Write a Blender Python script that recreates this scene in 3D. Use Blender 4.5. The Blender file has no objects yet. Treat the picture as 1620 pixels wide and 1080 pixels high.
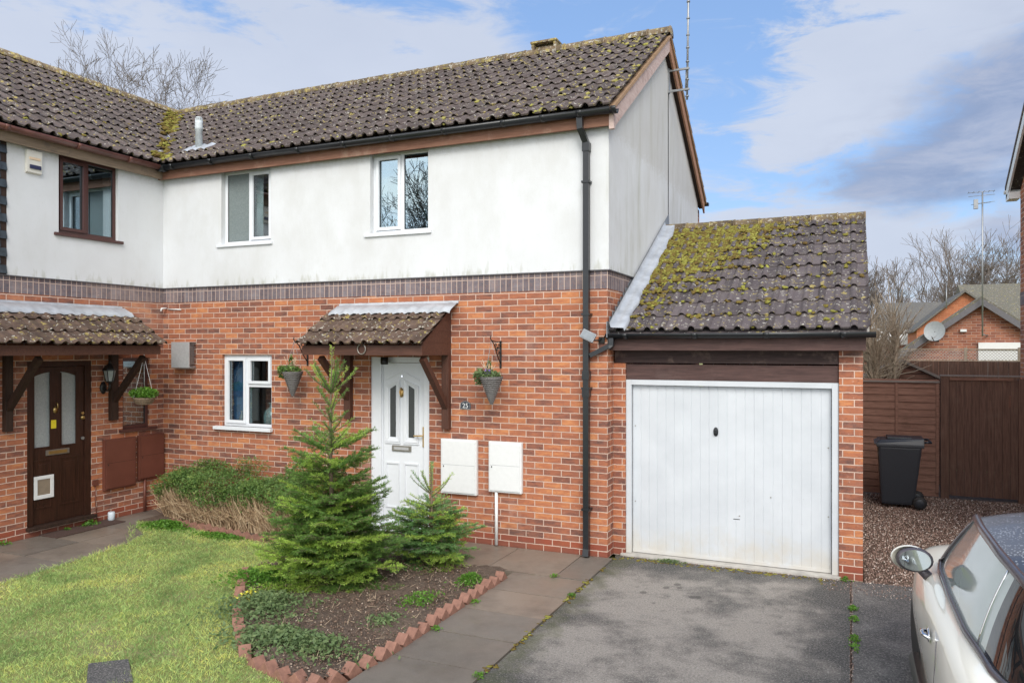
import bpy, bmesh, math, random
import numpy as np
from mathutils import Vector, Matrix
R = math.radians
random.seed(7)
rng = np.random.default_rng(7)
sc = bpy.context.scene
COL = sc.collection

# ------------------------------------------------------------------ camera
cd = bpy.data.cameras.new('camera'); cam = bpy.data.objects.new('camera', cd); COL.objects.link(cam)
cam.location = (2.542, -8.479, 2.415); cam.rotation_euler = (R(90), 0, R(23.8))
cd.sensor_width = 36; cd.lens = 36*1211/1620; cd.shift_y = 10/1620; cd.clip_end = 3000; cd.clip_start = .05
sc.camera = cam

# ------------------------------------------------------------------ world, sun, exposure
SUN_EL, SUN_AZ = 40, 152          # azimuth clockwise from +Y (the houses face -Y)
w = bpy.data.worlds.new('World'); sc.world = w; w.use_nodes = True
NT = w.node_tree; N = NT.nodes; LK = NT.links
N.clear()
out = N.new('ShaderNodeOutputWorld'); bg = N.new('ShaderNodeBackground'); LK.new(bg.outputs[0], out.inputs[0])
bg.inputs[1].default_value = .15
sky = N.new('ShaderNodeTexSky'); sky.sky_type = 'NISHITA'; sky.sun_disc = False
sky.sun_elevation = R(SUN_EL); sky.sun_rotation = R(SUN_AZ); sky.air_density = 1.0; sky.dust_density = .6; sky.ozone_density = 1.6
tc = N.new('ShaderNodeTexCoord')
def wmath(op, a, b=None, c=None):
    n = N.new('ShaderNodeMath'); n.operation = op
    for i, v in enumerate((a, b, c)):
        if v is None: continue
        if isinstance(v, (int, float)): n.inputs[i].default_value = v
        else: LK.new(v, n.inputs[i])
    return n.outputs[0]
sep = N.new('ShaderNodeSeparateXYZ'); LK.new(tc.outputs['Generated'], sep.inputs[0])
az = wmath('ARCTAN2', sep.outputs[0], sep.outputs[1]); el = wmath('ARCSINE', sep.outputs[2])
def wnoise(scale, detail, rough, zs=1.0, dist=0.0, off=0.0):
    m = N.new('ShaderNodeMapping'); m.inputs['Scale'].default_value = (1, 1, zs); m.inputs['Location'].default_value = (off, off*.7, off*.3)
    LK.new(tc.outputs['Generated'], m.inputs[0])
    n = N.new('ShaderNodeTexNoise'); LK.new(m.outputs[0], n.inputs['Vector'])
    n.inputs['Scale'].default_value = scale; n.inputs['Detail'].default_value = detail
    n.inputs['Roughness'].default_value = rough; n.inputs['Distortion'].default_value = dist
    return n.outputs[0]
nA = wnoise(3.2, 9, .55, 2.6, .25, 3.1); nB = wnoise(7.5, 10, .64, 3.4, .5, 8.2)
azd = wmath('ADD', az, wmath('MULTIPLY', wmath('SUBTRACT', nB, .5), .22))
eld = wmath('ADD', el, wmath('MULTIPLY', wmath('SUBTRACT', nA, .5), .16))
def blob(a, e, ra, re, k):
    da = wmath('DIVIDE', wmath('SUBTRACT', azd, R(a)), R(ra)); de = wmath('DIVIDE', wmath('SUBTRACT', eld, R(e)), R(re))
    d2 = wmath('ADD', wmath('MULTIPLY', da, da), wmath('MULTIPLY', de, de))
    return wmath('MULTIPLY', wmath('EXPONENT', wmath('MULTIPLY', d2, -1.0)), k)
def wsum(L):
    s = L[0]
    for x in L[1:]: s = wmath('ADD', s, x)
    return s
WHITE = [blob(-50, 17, 9, 4.5, 1.1), blob(-36, 18.5, 9, 5.0, 1.15), blob(-27, 19, 5.5, 4.5, .85), blob(-57, 13, 6, 5, .8), blob(-41, 12, 8, 2.2, .35), blob(-14, 14, 6, 5, .25), blob(-1, 15, 6, 3.5, .62), blob(0, 19, 14, 7, .30),
         blob(4, 21, 7, 4.0, .8), blob(2, 8, 12, 2.2, .65), blob(-6, 10, 6, 1.6, .5), blob(9, 19, 4, 2, .4), blob(-3, 4.0, 22, 3.4, .85),
         blob(-100, 28, 40, 26, 1.1), blob(95, 28, 40, 26, 1.0), blob(60, 20, 25, 9, .8), blob(150, 30, 40, 16, .8), blob(-160, 28, 30, 16, .7)]
DARK = [blob(6, 12.5, 6.5, 3.0, 1.1), blob(10.5, 15.5, 4.5, 3.4, 1.0), blob(9.5, 7.0, 3, 1.4, .8), blob(0, 11.0, 5, 1.4, .6), blob(55, 12, 20, 5, .7)]
def sstep(v, a, b):
    n = N.new('ShaderNodeMapRange'); n.interpolation_type = 'SMOOTHSTEP'; LK.new(v, n.inputs[0])
    n.inputs[1].default_value = a; n.inputs[2].default_value = b; return n.outputs[0]
wd = sstep(wmath('ADD', wsum(WHITE), wmath('MULTIPLY', wmath('SUBTRACT', nB, .5), 2.6)), .22, .85)
dd = sstep(wmath('ADD', wsum(DARK), wmath('MULTIPLY', wmath('SUBTRACT', nB, .5), .8)), .10, 1.15)
def wmix(f, a, b):
    n = N.new('ShaderNodeMix'); n.data_type = 'RGBA'; LK.new(f, n.inputs[0])
    for i, v in ((6, a), (7, b)):
        if isinstance(v, tuple): n.inputs[i].default_value = v
        else: LK.new(v, n.inputs[i])
    return n.outputs[2]
tint = N.new('ShaderNodeMix'); tint.data_type = 'RGBA'; tint.inputs[0].default_value = .55
LK.new(sky.outputs[0], tint.inputs[6]); tint.inputs[7].default_value = (1.6, 2.75, 5.1, 1)
cbase = wmix(nA, (2.9, 3.25, 4.05, 1), (4.0, 4.3, 4.95, 1))
c1 = wmix(wmath('MULTIPLY', wd, .93), tint.outputs[2], cbase)
c2 = wmix(wmath('MULTIPLY', dd, .88), c1, wmix(sstep(nB, .35, .68), (1.55, 1.95, 2.95, 1), (2.5, 2.8, 3.65, 1)))
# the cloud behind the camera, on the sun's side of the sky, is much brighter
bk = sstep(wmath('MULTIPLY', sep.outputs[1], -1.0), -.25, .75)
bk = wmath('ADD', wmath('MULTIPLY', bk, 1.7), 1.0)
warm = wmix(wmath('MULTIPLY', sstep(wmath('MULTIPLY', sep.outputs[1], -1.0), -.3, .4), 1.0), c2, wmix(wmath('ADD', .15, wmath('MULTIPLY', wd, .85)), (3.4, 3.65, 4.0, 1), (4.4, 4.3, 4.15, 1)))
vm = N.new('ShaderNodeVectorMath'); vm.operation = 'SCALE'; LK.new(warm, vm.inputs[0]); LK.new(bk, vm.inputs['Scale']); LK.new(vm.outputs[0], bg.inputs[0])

sl = bpy.data.lights.new('sun', 'SUN'); so = bpy.data.objects.new('sun', sl); COL.objects.link(so)
sl.energy = 2.1; sl.angle = R(30); sl.color = (1, .955, .885)
a = R(SUN_AZ); e = R(SUN_EL)
sd = Vector((math.sin(a)*math.cos(e), math.cos(a)*math.cos(e), math.sin(e)))
so.rotation_euler = sd.to_track_quat('Z', 'Y').to_euler(); so.location = sd*40
sc.view_settings.view_transform = 'Standard'; sc.view_settings.look = 'None'; sc.view_settings.gamma = 1
sc.view_settings.exposure = 0.27
sc.render.engine = 'CYCLES'
try: sc.cycles.max_bounces = 8; sc.cycles.transparent_max_bounces = 16
except Exception: pass

# ------------------------------------------------------------------ material helpers
class M_:
    def __init__(s, name):
        m = bpy.data.materials.new(name); m.use_nodes = True; s.m = m; s.nt = m.node_tree; s.n = s.nt.nodes; s.l = s.nt.links
        s.b = s.n['Principled BSDF']; s._pos = None
    def new(s, t): return s.n.new(t)
    def link(s, a, b): s.l.new(a, b)
    @property
    def pos(s):
        if s._pos is None: s._pos = s.new('ShaderNodeNewGeometry')
        return s._pos.outputs['Position']
    @property
    def island(s):
        s.pos; return s._pos.outputs['Random Per Island']
    @property
    def nor(s):
        s.pos; return s._pos.outputs['Normal']
    def val(s, sock, v):
        if isinstance(v, (int, float)): sock.default_value = v
        elif isinstance(v, (tuple, list)): sock.default_value = (tuple(v)+(1,))[:4] if sock.type == 'RGBA' else tuple(v)
        else: s.link(v, sock)
    def math(s, op, a, b=None, c=None, clamp=False):
        n = s.new('ShaderNodeMath'); n.operation = op; n.use_clamp = clamp
        for i, v in enumerate((a, b, c)):
            if v is not None: s.val(n.inputs[i], v)
        return n.outputs[0]
    def mapping(s, scale=(1, 1, 1), vec=None, loc=(0, 0, 0), rot=(0, 0, 0)):
        n = s.new('ShaderNodeMapping'); s.link(vec or s.pos, n.inputs[0]); n.inputs['Scale'].default_value = scale
        n.inputs['Location'].default_value = loc; n.inputs['Rotation'].default_value = rot; return n.outputs[0]
    def noise(s, scale, detail=4, rough=.5, vec=None, dist=0):
        n = s.new('ShaderNodeTexNoise'); s.link(vec or s.pos, n.inputs['Vector']); n.inputs['Scale'].default_value = scale
        n.inputs['Detail'].default_value = detail; n.inputs['Roughness'].default_value = rough; n.inputs['Distortion'].default_value = dist
        return n.outputs[0]
    def vor(s, scale, vec=None, feat='F1'):
        n = s.new('ShaderNodeTexVoronoi'); n.feature = feat; s.link(vec or s.pos, n.inputs['Vector']); n.inputs['Scale'].default_value = scale
        return n
    def ramp(s, f, stops):
        n = s.new('ShaderNodeValToRGB'); s.link(f, n.inputs[0]); cr = n.color_ramp
        while len(cr.elements) > 1: cr.elements.remove(cr.elements[-1])
        for i, (p, c) in enumerate(stops):
            el_ = cr.elements[0] if i == 0 else cr.elements.new(p)
            el_.position = p; el_.color = (tuple(c)+(1,))[:4]
        return n.outputs[0]
    def step(s, v, a, b):
        n = s.new('ShaderNodeMapRange'); n.interpolation_type = 'SMOOTHSTEP'; s.link(v, n.inputs[0]); n.inputs[1].default_value = a; n.inputs[2].default_value = b
        return n.outputs[0]
    def mix(s, f, a, b, mode='MIX'):
        n = s.new('ShaderNodeMix'); n.data_type = 'RGBA'; n.blend_type = mode; s.val(n.inputs[0], f); s.val(n.inputs[6], a); s.val(n.inputs[7], b)
        return n.outputs[2]
    def bump(s, h, strength=.4, dist=.01, nrm=None):
        n = s.new('ShaderNodeBump'); s.link(h, n.inputs['Height']); n.inputs['Strength'].default_value = strength; n.inputs['Distance'].default_value = dist
        if nrm: s.link(nrm, n.inputs['Normal'])
        s.link(n.outputs[0], s.b.inputs['Normal']); return n.outputs[0]
    def col(s, v): s.val(s.b.inputs['Base Color'], v)
    def rough(s, v): s.val(s.b.inputs['Roughness'], v)
    def metal(s, v): s.b.inputs['Metallic'].default_value = v
    def spec(s, v): s.b.inputs['Specular IOR Level'].default_value = v

def plain(name, c, rough=.5, metal=0, nz=.12, scale=18, bump=0):
    m = M_(name); n = m.noise(scale, 5, .6)
    d = tuple(x*(1-nz) for x in c); l_ = tuple(min(1, x*(1+nz)) for x in c)
    m.col(m.ramp(n, [(.3, d), (.7, l_)])); m.rough(rough); m.metal(metal)
    if bump: m.bump(m.noise(scale*4, 5, .6), bump, .004)
    return m.m

def brick_mat(name, stops, mortar, plinth=True, dirt=0.35, zoff=0.0, bw=.225, rh=.075, off=.5):
    m = M_(name)
    sx = m.new('ShaderNodeSeparateXYZ'); m.link(m.pos, sx.inputs[0])
    sn = m.new('ShaderNodeSeparateXYZ'); m.link(m.nor, sn.inputs[0])
    side = m.math('GREATER_THAN', m.math('ABSOLUTE', sn.outputs[0]), .5)
    u = m.math('ADD', m.math('MULTIPLY', sx.outputs[0], m.math('SUBTRACT', 1.0, side)), m.math('MULTIPLY', sx.outputs[1], side))
    wob = m.noise(16, 3, .6)
    zz = m.math('ADD', m.math('ADD', sx.outputs[2], zoff), m.math('MULTIPLY', m.math('SUBTRACT', wob, .5), .011))
    cv = m.new('ShaderNodeCombineXYZ'); m.link(u, cv.inputs[0]); m.link(zz, cv.inputs[1])
    br = m.new('ShaderNodeTexBrick'); m.link(cv.outputs[0], br.inputs['Vector'])
    br.offset = off; br.inputs['Scale'].default_value = 1; br.inputs['Brick Width'].default_value = bw; br.inputs['Row Height'].default_value = rh
    br.inputs['Mortar Size'].default_value = .0062; br.inputs['Mortar Smooth'].default_value = .25; br.inputs['Bias'].default_value = 0
    br.inputs['Color1'].default_value = (0, 0, 0, 1); br.inputs['Color2'].default_value = (1, 1, 1, 1); br.inputs['Mortar'].default_value = (.5, .5, .5, 1)
    # smear across each brick so faces carry fire marks
    fire = m.noise(7, 3, .6, m.mapping((1, 1, 3.5)))
    f = m.math('ADD', m.math('MULTIPLY', br.outputs[0], .8), m.math('MULTIPLY', m.math('SUBTRACT', fire, .40), 1.25), clamp=True)
    c = m.ramp(f, stops)
    fine = m.noise(70, 5, .7)
    c = m.mix(m.math('MULTIPLY', m.step(fine, .35, .75), .35), c, (.40, .17, .105))
    c = m.mix(m.math('MULTIPLY', m.step(m.noise(33, 4, .7), .56, .72), .6), c, (.10, .055, .052))
    c = m.mix(m.math('MULTIPLY', m.step(m.noise(24, 4, .7, m.mapping(loc=(4, 8, 2))), .60, .74), .35), c, (.62, .44, .36))
    c = m.mix(m.math('MULTIPLY', m.step(m.noise(1.3, 5, .65, m.mapping((1, 1, .5), loc=(9, 1, 5))), .55, .72), .22), c, (.58, .46, .40))
    big = m.noise(.8, 4, .6)
    c = m.mix(m.math('MULTIPLY', m.step(big, .45, .75), dirt), c, m.mix(1.0, c, (.62, .58, .60), 'MULTIPLY'))
    if plinth:
        pz = m.math('MULTIPLY', m.math('LESS_THAN', sx.outputs[2], .152), .8)
        c = m.mix(pz, c, (.30, .065, .035))
        grime = m.math('MULTIPLY', m.step(m.math('ADD', m.math('MULTIPLY', sx.outputs[2], -1.6), m.noise(2.2, 4, .6)), .05, .6), .45)
        c = m.mix(grime, c, (.10, .075, .06))
    mo = m.mix(m.step(m.noise(2.5, 4, .6), .4, .7), mortar, tuple(x*.78 for x in mortar))
    c = m.mix(br.outputs['Fac'], c, mo)
    m.col(c); m.rough(.9); m.spec(.25)
    h = m.math('ADD', m.math('MULTIPLY', m.math('SUBTRACT', 1.0, br.outputs['Fac']), 1.0), m.math('MULTIPLY', fine, .35))
    m.bump(h, .8, .007)
    return m.m

MAT = {}
RED = [(0, (.11, .062, .055)), (.2, (.20, .085, .062)), (.45, (.32, .118, .068)), (.75, (.41, .150, .074)), (1, (.54, .225, .095))]
MAT['brick'] = brick_mat('red_brick', RED, (.60, .44, .36))
MAT['brick_far'] = brick_mat('far_red_brick', [(0, (.16, .07, .06)), (.5, (.32, .12, .075)), (1, (.46, .2, .12))], (.46, .33, .27), False)
MAT['brick_orange'] = brick_mat('far_orange_brick', [(0, (.35, .12, .06)), (1, (.50, .18, .085))], (.48, .25, .15), False)
SL = [(0, (.085, .085, .105)), (.5, (.13, .128, .15)), (.8, (.175, .165, .185)), (1, (.20, .20, .225))]
MAT['soldier'] = brick_mat('blue_brick', SL, (.50, .38, .33), False, .1, 2.5-3.10+1.0-.9, .075, .25, 0.0)

def render_mat():
    m = M_('white_render')
    sx = m.new('ShaderNodeSeparateXYZ'); m.link(m.pos, sx.inputs[0])
    gab = m.math('GREATER_THAN', m.math('ADD', sx.outputs[0], m.math('MULTIPLY', sx.outputs[1], .0)), -.012)
    base = m.ramp(m.noise(1.1, 5, .6), [(.3, (.60, .61, .625)), (.7, (.665, .685, .71))])
    base = m.mix(m.math('MULTIPLY', m.step(m.noise(.9, 6, .7, m.mapping((1, 1, .6), loc=(3, 7, 2))), .46, .68), .5), base, (.53, .535, .53))
    base = m.mix(m.math('MULTIPLY', m.step(m.noise(26, 5, .75), .58, .72), .22), base, (.46, .46, .45))
    streak = m.noise(3.2, 7, .65, m.mapping((1, 1, .16)), .4)
    fines = m.noise(40, 3, .6, m.mapping((1, 1, .05)))
    st = m.math('MULTIPLY', m.step(streak, .46, .72), m.math('ADD', .07, m.math('MULTIPLY', gab, .33)))
    c = m.mix(st, base, (.36, .36, .29))
    c = m.mix(m.math('MULTIPLY', m.step(fines, .5, .8), m.math('ADD', .03, m.math('MULTIPLY', gab, .13))), c, (.40, .38, .32))
    drip = m.math('MULTIPLY', m.step(m.math('SUBTRACT', m.noise(14, 3, .6, m.mapping((1, 1, .25))), m.math('MULTIPLY', m.math('ABSOLUTE', m.math('SUBTRACT', sx.outputs[2], 3.33)), 1.4)), .42, .7), .5)
    c = m.mix(drip, c, (.33, .33, .25))
    c = m.mix(m.math('MULTIPLY', m.step(m.math('SUBTRACT', m.noise(20, 4, .7), m.math('MULTIPLY', m.math('SUBTRACT', 4.93, sx.outputs[2]), 1.8)), .3, .7), .35), c, (.42, .40, .36))
    m.col(c); m.rough(.92); m.spec(.2)
    m.bump(m.math('ADD', m.noise(120, 4, .7), m.math('MULTIPLY', m.noise(60, 3, .5, m.mapping((1, 1, .15))), .6)), .35, .004)
    return m.m
MAT['render'] = render_mat()

def tile_mat(name, base, lichen=.5, warm=0.0):
    m = M_(name)
    isl = m.island
    c = m.ramp(isl, [(0, tuple(x*.72 for x in base)), (.5, base), (1, tuple(x*1.30 for x in base))])
    c = m.mix(m.math('MULTIPLY', m.step(m.noise(9, 5, .65), .4, .75), .4), c, (.165+warm*.05, .145, .135-warm*.03))
    c = m.mix(m.math('MULTIPLY', m.step(m.noise(45, 4, .7), .55, .75), .6), c, (.045, .038, .032))
    c = m.mix(m.math('MULTIPLY', m.step(m.noise(23, 3, .6), .665-.05*lichen, .70-.05*lichen), .8), c, (.47, .45, .39))
    c = m.mix(m.math('MULTIPLY', m.step(m.noise(13, 4, .65, m.mapping(loc=(5, 3, 1))), .64-.05*lichen, .70-.05*lichen), .8), c, (.36, .29, .09))
    c = m.mix(m.math('MULTIPLY', m.step(m.noise(5, 4, .6, m.mapping(loc=(15, 3, 1))), .60, .76), .22), c, (.15, .14, .07))
    m.col(c); m.rough(.88); m.spec(.3); m.bump(m.noise(90, 5, .7), .5, .005)
    return m.m
MAT['tile'] = tile_mat('concrete_roof_tile', (.092, .071, .066), .75)
MAT['tile_g'] = tile_mat('garage_roof_tile', (.090, .074, .078), .9)
MAT['tile_c'] = tile_mat('canopy_roof_tile', (.085, .056, .043), 1.0, 1)
MAT['ridge'] = tile_mat('ridge_tile_mat', (.16, .12, .075), 1.9, 1)

def moss_mat(name, stops):
    m = M_(name); n = m.math('ADD', m.math('MULTIPLY', m.island, .55), m.math('MULTIPLY', m.math('SUBTRACT', m.noise(9, 5, .65), .12), .8), clamp=True)
    m.col(m.ramp(n, stops)); m.rough(1); m.spec(.05); m.bump(m.noise(160, 4, .7), .8, .01); return m.m
MAT['moss'] = moss_mat('roof_moss', [(0, (.085, .055, .025)), (.34, (.14, .095, .035)), (.54, (.185, .145, .04)), (.68, (.20, .18, .045)), (.86, (.29, .285, .065)), (1, (.40, .40, .12))])
MAT['moss_dry'] = moss_mat('dry_moss', [(0, (.22, .17, .08)), (.5, (.36, .31, .13)), (1, (.30, .30, .06))])

def wood_mat(name, c1, c2, axis='x', rough=.75, wear=(.35, .25, .2), wearf=.3):
    m = M_(name); scl = {'x': (1.2, 14, 14), 'y': (14, 1.2, 14), 'z': (14, 14, 1.0)}[axis]
    g = m.noise(3.0, 6, .65, m.mapping(scl), .6)
    c = m.ramp(g, [(.3, c1), (.7, c2)])
    c = m.mix(m.math('MULTIPLY', m.step(m.noise(4, 5, .7), .52, .72), wearf), c, wear)
    m.col(c); m.rough(rough); m.spec(.3); m.bump(g, .35, .004); return m.m
MAT['fascia'] = wood_mat('fascia_wood', (.16, .075, .05), (.26, .135, .09), 'x', .75, (.44, .33, .26), .35)
MAT['fascia_l'] = wood_mat('left_fascia_wood', (.17, .125, .09), (.29, .22, .16), 'y', .8, (.08, .07, .065), .5)
MAT['barge_pink'] = wood_mat('faded_bargeboard', (.46, .33, .30), (.58, .47, .43), 'y', .8, (.30, .20, .17), .5)
MAT['barge_brown'] = wood_mat('brown_bargeboard', (.26, .13, .08), (.42, .23, .14), 'y', .8)
MAT['brown'] = wood_mat('brown_stained_wood', (.062, .028, .020), (.115, .052, .036), 'x', .55, (.16, .09, .07), .15)
MAT['brown_v'] = wood_mat('brown_post_wood', (.055, .024, .017), (.105, .045, .030), 'z', .55, (.16, .09, .07), .15)
MAT['garage_board'] = wood_mat('garage_board_wood', (.055, .032, .030), (.115, .065, .058), 'x', .7, (.16, .11, .10), .25)
MAT['dark_door'] = wood_mat('dark_door_wood', (.022, .010, .007), (.055, .022, .014), 'z', .35, (.08, .04, .03), .15)
MAT['dark_wood'] = wood_mat('very_dark_wood', (.022, .013, .010), (.05, .028, .020), 'z', .6, (.08, .05, .04), .15)
MAT['brown_upvc'] = plain('brown_window_frame', (.075, .030, .026), .3)
MAT['meter_brown'] = plain('brown_meter_box', (.135, .045, .030), .45, nz=.12, scale=4)
MAT['upvc'] = plain('white_plastic', (.70, .725, .76), .28, nz=.02)
MAT['upvc_line'] = plain('shadow_gap', (.35, .36, .38), .5)
MAT['garage_white'] = None
MAT['black'] = plain('black_plastic', (.014, .016, .019), .30, nz=.2)
MAT['black_iron'] = plain('black_iron', (.012, .012, .012), .45)
MAT['gutter_brown'] = plain('brown_gutter_plastic', (.15, .062, .048), .38, nz=.3, scale=5)
MAT['lead'] = plain('lead_sheet', (.40, .42, .45), .5, .15, .22, 6, .3)
MAT['lead_dull'] = plain('dull_lead_sheet', (.22, .235, .26), .55, .15, .25, 7, .3)
MAT['brass'] = plain('brass', (.45, .32, .13), .35, .9)
MAT['gold'] = plain('gold_brass', (.62, .42, .17), .3, .8)
MAT['letter'] = plain('dull_letterbox', (.30, .28, .25), .35, .7)
MAT['steel'] = plain('galvanised_steel', (.30, .31, .32), .45, .7)
MAT['alu'] = plain('brushed_steel', (.46, .46, .47), .42, .25, .1, 30)
MAT['chrome'] = plain('chrome', (.75, .76, .78), .08, 1, .02)
MAT['slate_plate'] = plain('slate_plate', (.03, .036, .05), .5)
MAT['white'] = plain('white_paint', (.70, .71, .71), .5, nz=.03)
MAT['cream'] = plain('cream_plastic', (.68, .66, .60), .4, nz=.04)
MAT['yellow'] = plain('yellow_sticker', (.75, .62, .03), .5)
MAT['navy'] = plain('navy_lens', (.03, .035, .09), .3)
MAT['pale_band'] = plain('pale_peach', (.72, .55, .38), .5)
MAT['concrete'] = plain('pale_concrete', (.42, .40, .37), .85, nz=.2, scale=9, bump=.3)
MAT['gable_dark'] = plain('weathered_trim', (.12, .115, .125), .7)
MAT['frosted'] = None

def gmat(name, tint, refl=.22, rough=.0, trans=True, body=(.03, .04, .045)):
    m = M_(name); n = m.n; n.remove(m.b)
    gl = m.new('ShaderNodeBsdfGlossy'); gl.inputs['Roughness'].default_value = rough; gl.inputs['Color'].default_value = (.95, .97, 1, 1)
    if trans: tr = m.new('ShaderNodeBsdfTransparent'); tr.inputs[0].default_value = (*tint, 1)
    else: tr = m.new('ShaderNodeBsdfDiffuse'); tr.inputs[0].default_value = (*body, 1)
    lw = m.new('ShaderNodeLayerWeight'); lw.inputs[0].default_value = .5; fac4 = m.math('POWER', lw.outputs['Facing'], 3.5)
    if name.startswith('mirror'): gl.inputs['Color'].default_value = (.60, .74, .82, 1)
    f = m.math('ADD', m.math('MULTIPLY', fac4, .8), refl, clamp=True)
    mx = m.new('ShaderNodeMixShader'); m.link(f, mx.inputs[0]); m.link(tr.outputs[0], mx.inputs[1]); m.link(gl.outputs[0], mx.inputs[2])
    m.link(mx.outputs[0], n['Material Output'].inputs[0]); return m.m
MAT['glass'] = gmat('window_glass', (.80, .87, .88), .17)
MAT['glass_strong'] = gmat('mirror_like_window_glass', (.6, .7, .72), .42)
MAT['dark_glass'] = gmat('dark_window_glass', (.5, .5, .5), .05, .0, False, (.012, .014, .016))
MAT['car_glass'] = gmat('car_side_glass', (.3, .35, .34), .14, .08, False, (.36, .42, .40))
MAT['mirror'] = plain('mirror_glass', (.5, .55, .56), .03, 1, .01)
def frosted(name, c):
    m = M_(name); m.col(m.ramp(m.noise(60, 3, .6), [(.35, tuple(x*.8 for x in c)), (.7, c)])); m.rough(.22); m.bump(m.noise(85, 3, .6), .5, .004); return m.m
MAT['frosted'] = frosted('obscure_glass', (.34, .37, .38))
MAT['frosted_dark'] = frosted('dark_obscure_glass', (.06, .065, .068))
MAT['bathroom'] = frosted('pale_obscure_pane', (.20, .235, .235))

def garage_white():
    m = M_('garage_door_paint'); sx = m.new('ShaderNodeSeparateXYZ'); m.link(m.pos, sx.inputs[0])
    c = m.ramp(m.noise(2.5, 5, .6), [(.3, (.50, .53, .565)), (.7, (.575, .605, .64))])
    g = m.math('SUBTRACT', m.noise(4, 5, .65), m.math('MULTIPLY', sx.outputs[2], 1.2))
    c = m.mix(m.math('MULTIPLY', m.step(g, .0, .55), .55), c, (.52, .46, .36))
    c = m.mix(m.math('MULTIPLY', m.step(m.noise(60, 3, .6), .72, .76), .5), c, (.25, .2, .16))
    m.col(c); m.rough(.42); return m.m
MAT['garage_white'] = garage_white()

def asphalt(name, pale, dark, patch):
    m = M_(name)
    sx = m.new('ShaderNodeSeparateXYZ'); m.link(m.pos, sx.inputs[0])
    big = m.noise(.75, 5, .6, None, .5)
    f = m.math('ADD', m.math('MULTIPLY', m.math('SUBTRACT', big, .5), 1.5), m.math('MULTIPLY', m.math('SUBTRACT', m.noise(3.2, 6, .7), .5), .9)); f = m.math('ADD', m.math('MULTIPLY', f, .62), .505)
    # worn pale middle of the drive between darker wet margins
    ex = m.math('DIVIDE', m.math('SUBTRACT', sx.outputs[0], 1.15), 1.1); ey = m.math('DIVIDE', m.math('ADD', sx.outputs[1], 1.9), 1.75)
    d2 = m.math('ADD', m.math('MULTIPLY', ex, ex), m.math('MULTIPLY', ey, ey))
    wear = m.math('MULTIPLY', m.math('SUBTRACT', 1.1, d2), patch)
    c = m.ramp(m.math('ADD', f, m.math('MULTIPLY', wear, .135), clamp=True), [(.42, dark), (.53, tuple((a*.7+b)/2 for a, b in zip(pale, dark))), (.66, pale)])
    sp = m.noise(62, 5, .9); c = m.mix(m.math('MULTIPLY', m.step(sp, .50, .62), .6), c, (.55, .52, .48))
    c = m.mix(m.math('MULTIPLY', m.step(m.noise(58, 5, .9, m.mapping(loc=(3, 3, 3))), .50, .62), .65), c, (.03, .03, .03))
    if patch:
        # oil drips
        vo = m.vor(7.5, m.mapping((1, .8, 1)))
        oil = m.math('MULTIPLY', m.step(m.math('MULTIPLY', vo.outputs['Distance'], -1), -.33, -.22), m.step(m.math('SUBTRACT', 1.0, m.math('ADD', m.math('ABSOLUTE', m.math('SUBTRACT', sx.outputs[0], .95)), m.math('ABSOLUTE', m.math('ADD', sx.outputs[1], 1.0)))), .42, .6))
        c = m.mix(m.math('MULTIPLY', oil, .6), c, (.05, .045, .042))
        # green algae by the left joint and back wall
        al = m.math('MULTIPLY', m.step(m.math('ADD', m.math('SUBTRACT', .34, m.math('ABSOLUTE', m.math('SUBTRACT', sx.outputs[0], .15))), m.math('MULTIPLY', m.math('SUBTRACT', m.noise(5, 5, .7), .5), .9)), .12, .4), .5)
        c = m.mix(al, c, (.085, .095, .035))
    m.col(c); m.rough(m.math('ADD', .55, m.math('MULTIPLY', big, .4))); m.bump(m.noise(95, 5, .85), 1.0, .012); return m.m
MAT['drive'] = asphalt('worn_tarmac', (.31, .28, .25), (.056, .054, .052), 1.3)
MAT['drive2'] = asphalt('dark_tarmac', (.20, .19, .18), (.075, .073, .072), 0.0)

def slab_mat():
    m = M_('paving_slab'); sx = m.new('ShaderNodeSeparateXYZ'); m.link(m.pos, sx.inputs[0])
    c = m.ramp(m.island, [(0, (.145, .127, .108)), (.5, (.18, .157, .134)), (1, (.225, .182, .145))])
    c = m.mix(m.math('MULTIPLY', m.step(m.noise(1.7, 5, .65), .42, .7), .6), c, (.095, .080, .068))
    c = m.mix(m.math('MULTIPLY', m.step(m.noise(6, 5, .7), .58, .78), .5), c, (.11, .11, .045))
    c = m.mix(m.math('MULTIPLY', m.step(m.noise(130, 3, .7), .5, .7), .35), c, (.27, .24, .2))
    m.col(c); m.rough(m.ramp(m.noise(1.3, 4, .6), [(.4, (.35,)*3), (.7, (.8,)*3)])); m.bump(m.noise(110, 4, .7), .4, .004); return m.m
MAT['slab'] = slab_mat()
def soil_mat():
    m = M_('bed_soil'); v = m.vor(45); c = m.ramp(m.noise(30, 6, .75), [(.3, (.07, .048, .036)), (.55, (.16, .112, .082)), (.75, (.30, .22, .16))])
    c = m.mix(m.math('MULTIPLY', m.step(m.noise(70, 2, .5), .66, .7), .8), c, (.38, .32, .24))
    m.col(c); m.rough(.95); m.bump(m.noise(60, 6, .75), 1, .03); return m.m
MAT['soil'] = soil_mat()
def thin(m, k=.34):
    # leaves and blades let light through
    tr = m.new('ShaderNodeBsdfTranslucent'); src = m.b.inputs['Base Color'].links[0].from_socket; m.link(src, tr.inputs[0])
    mx = m.new('ShaderNodeMixShader'); mx.inputs[0].default_value = k; m.link(m.b.outputs[0], mx.inputs[1]); m.link(tr.outputs[0], mx.inputs[2]); m.link(mx.outputs[0], m.n['Material Output'].inputs[0]); return m.m
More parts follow.
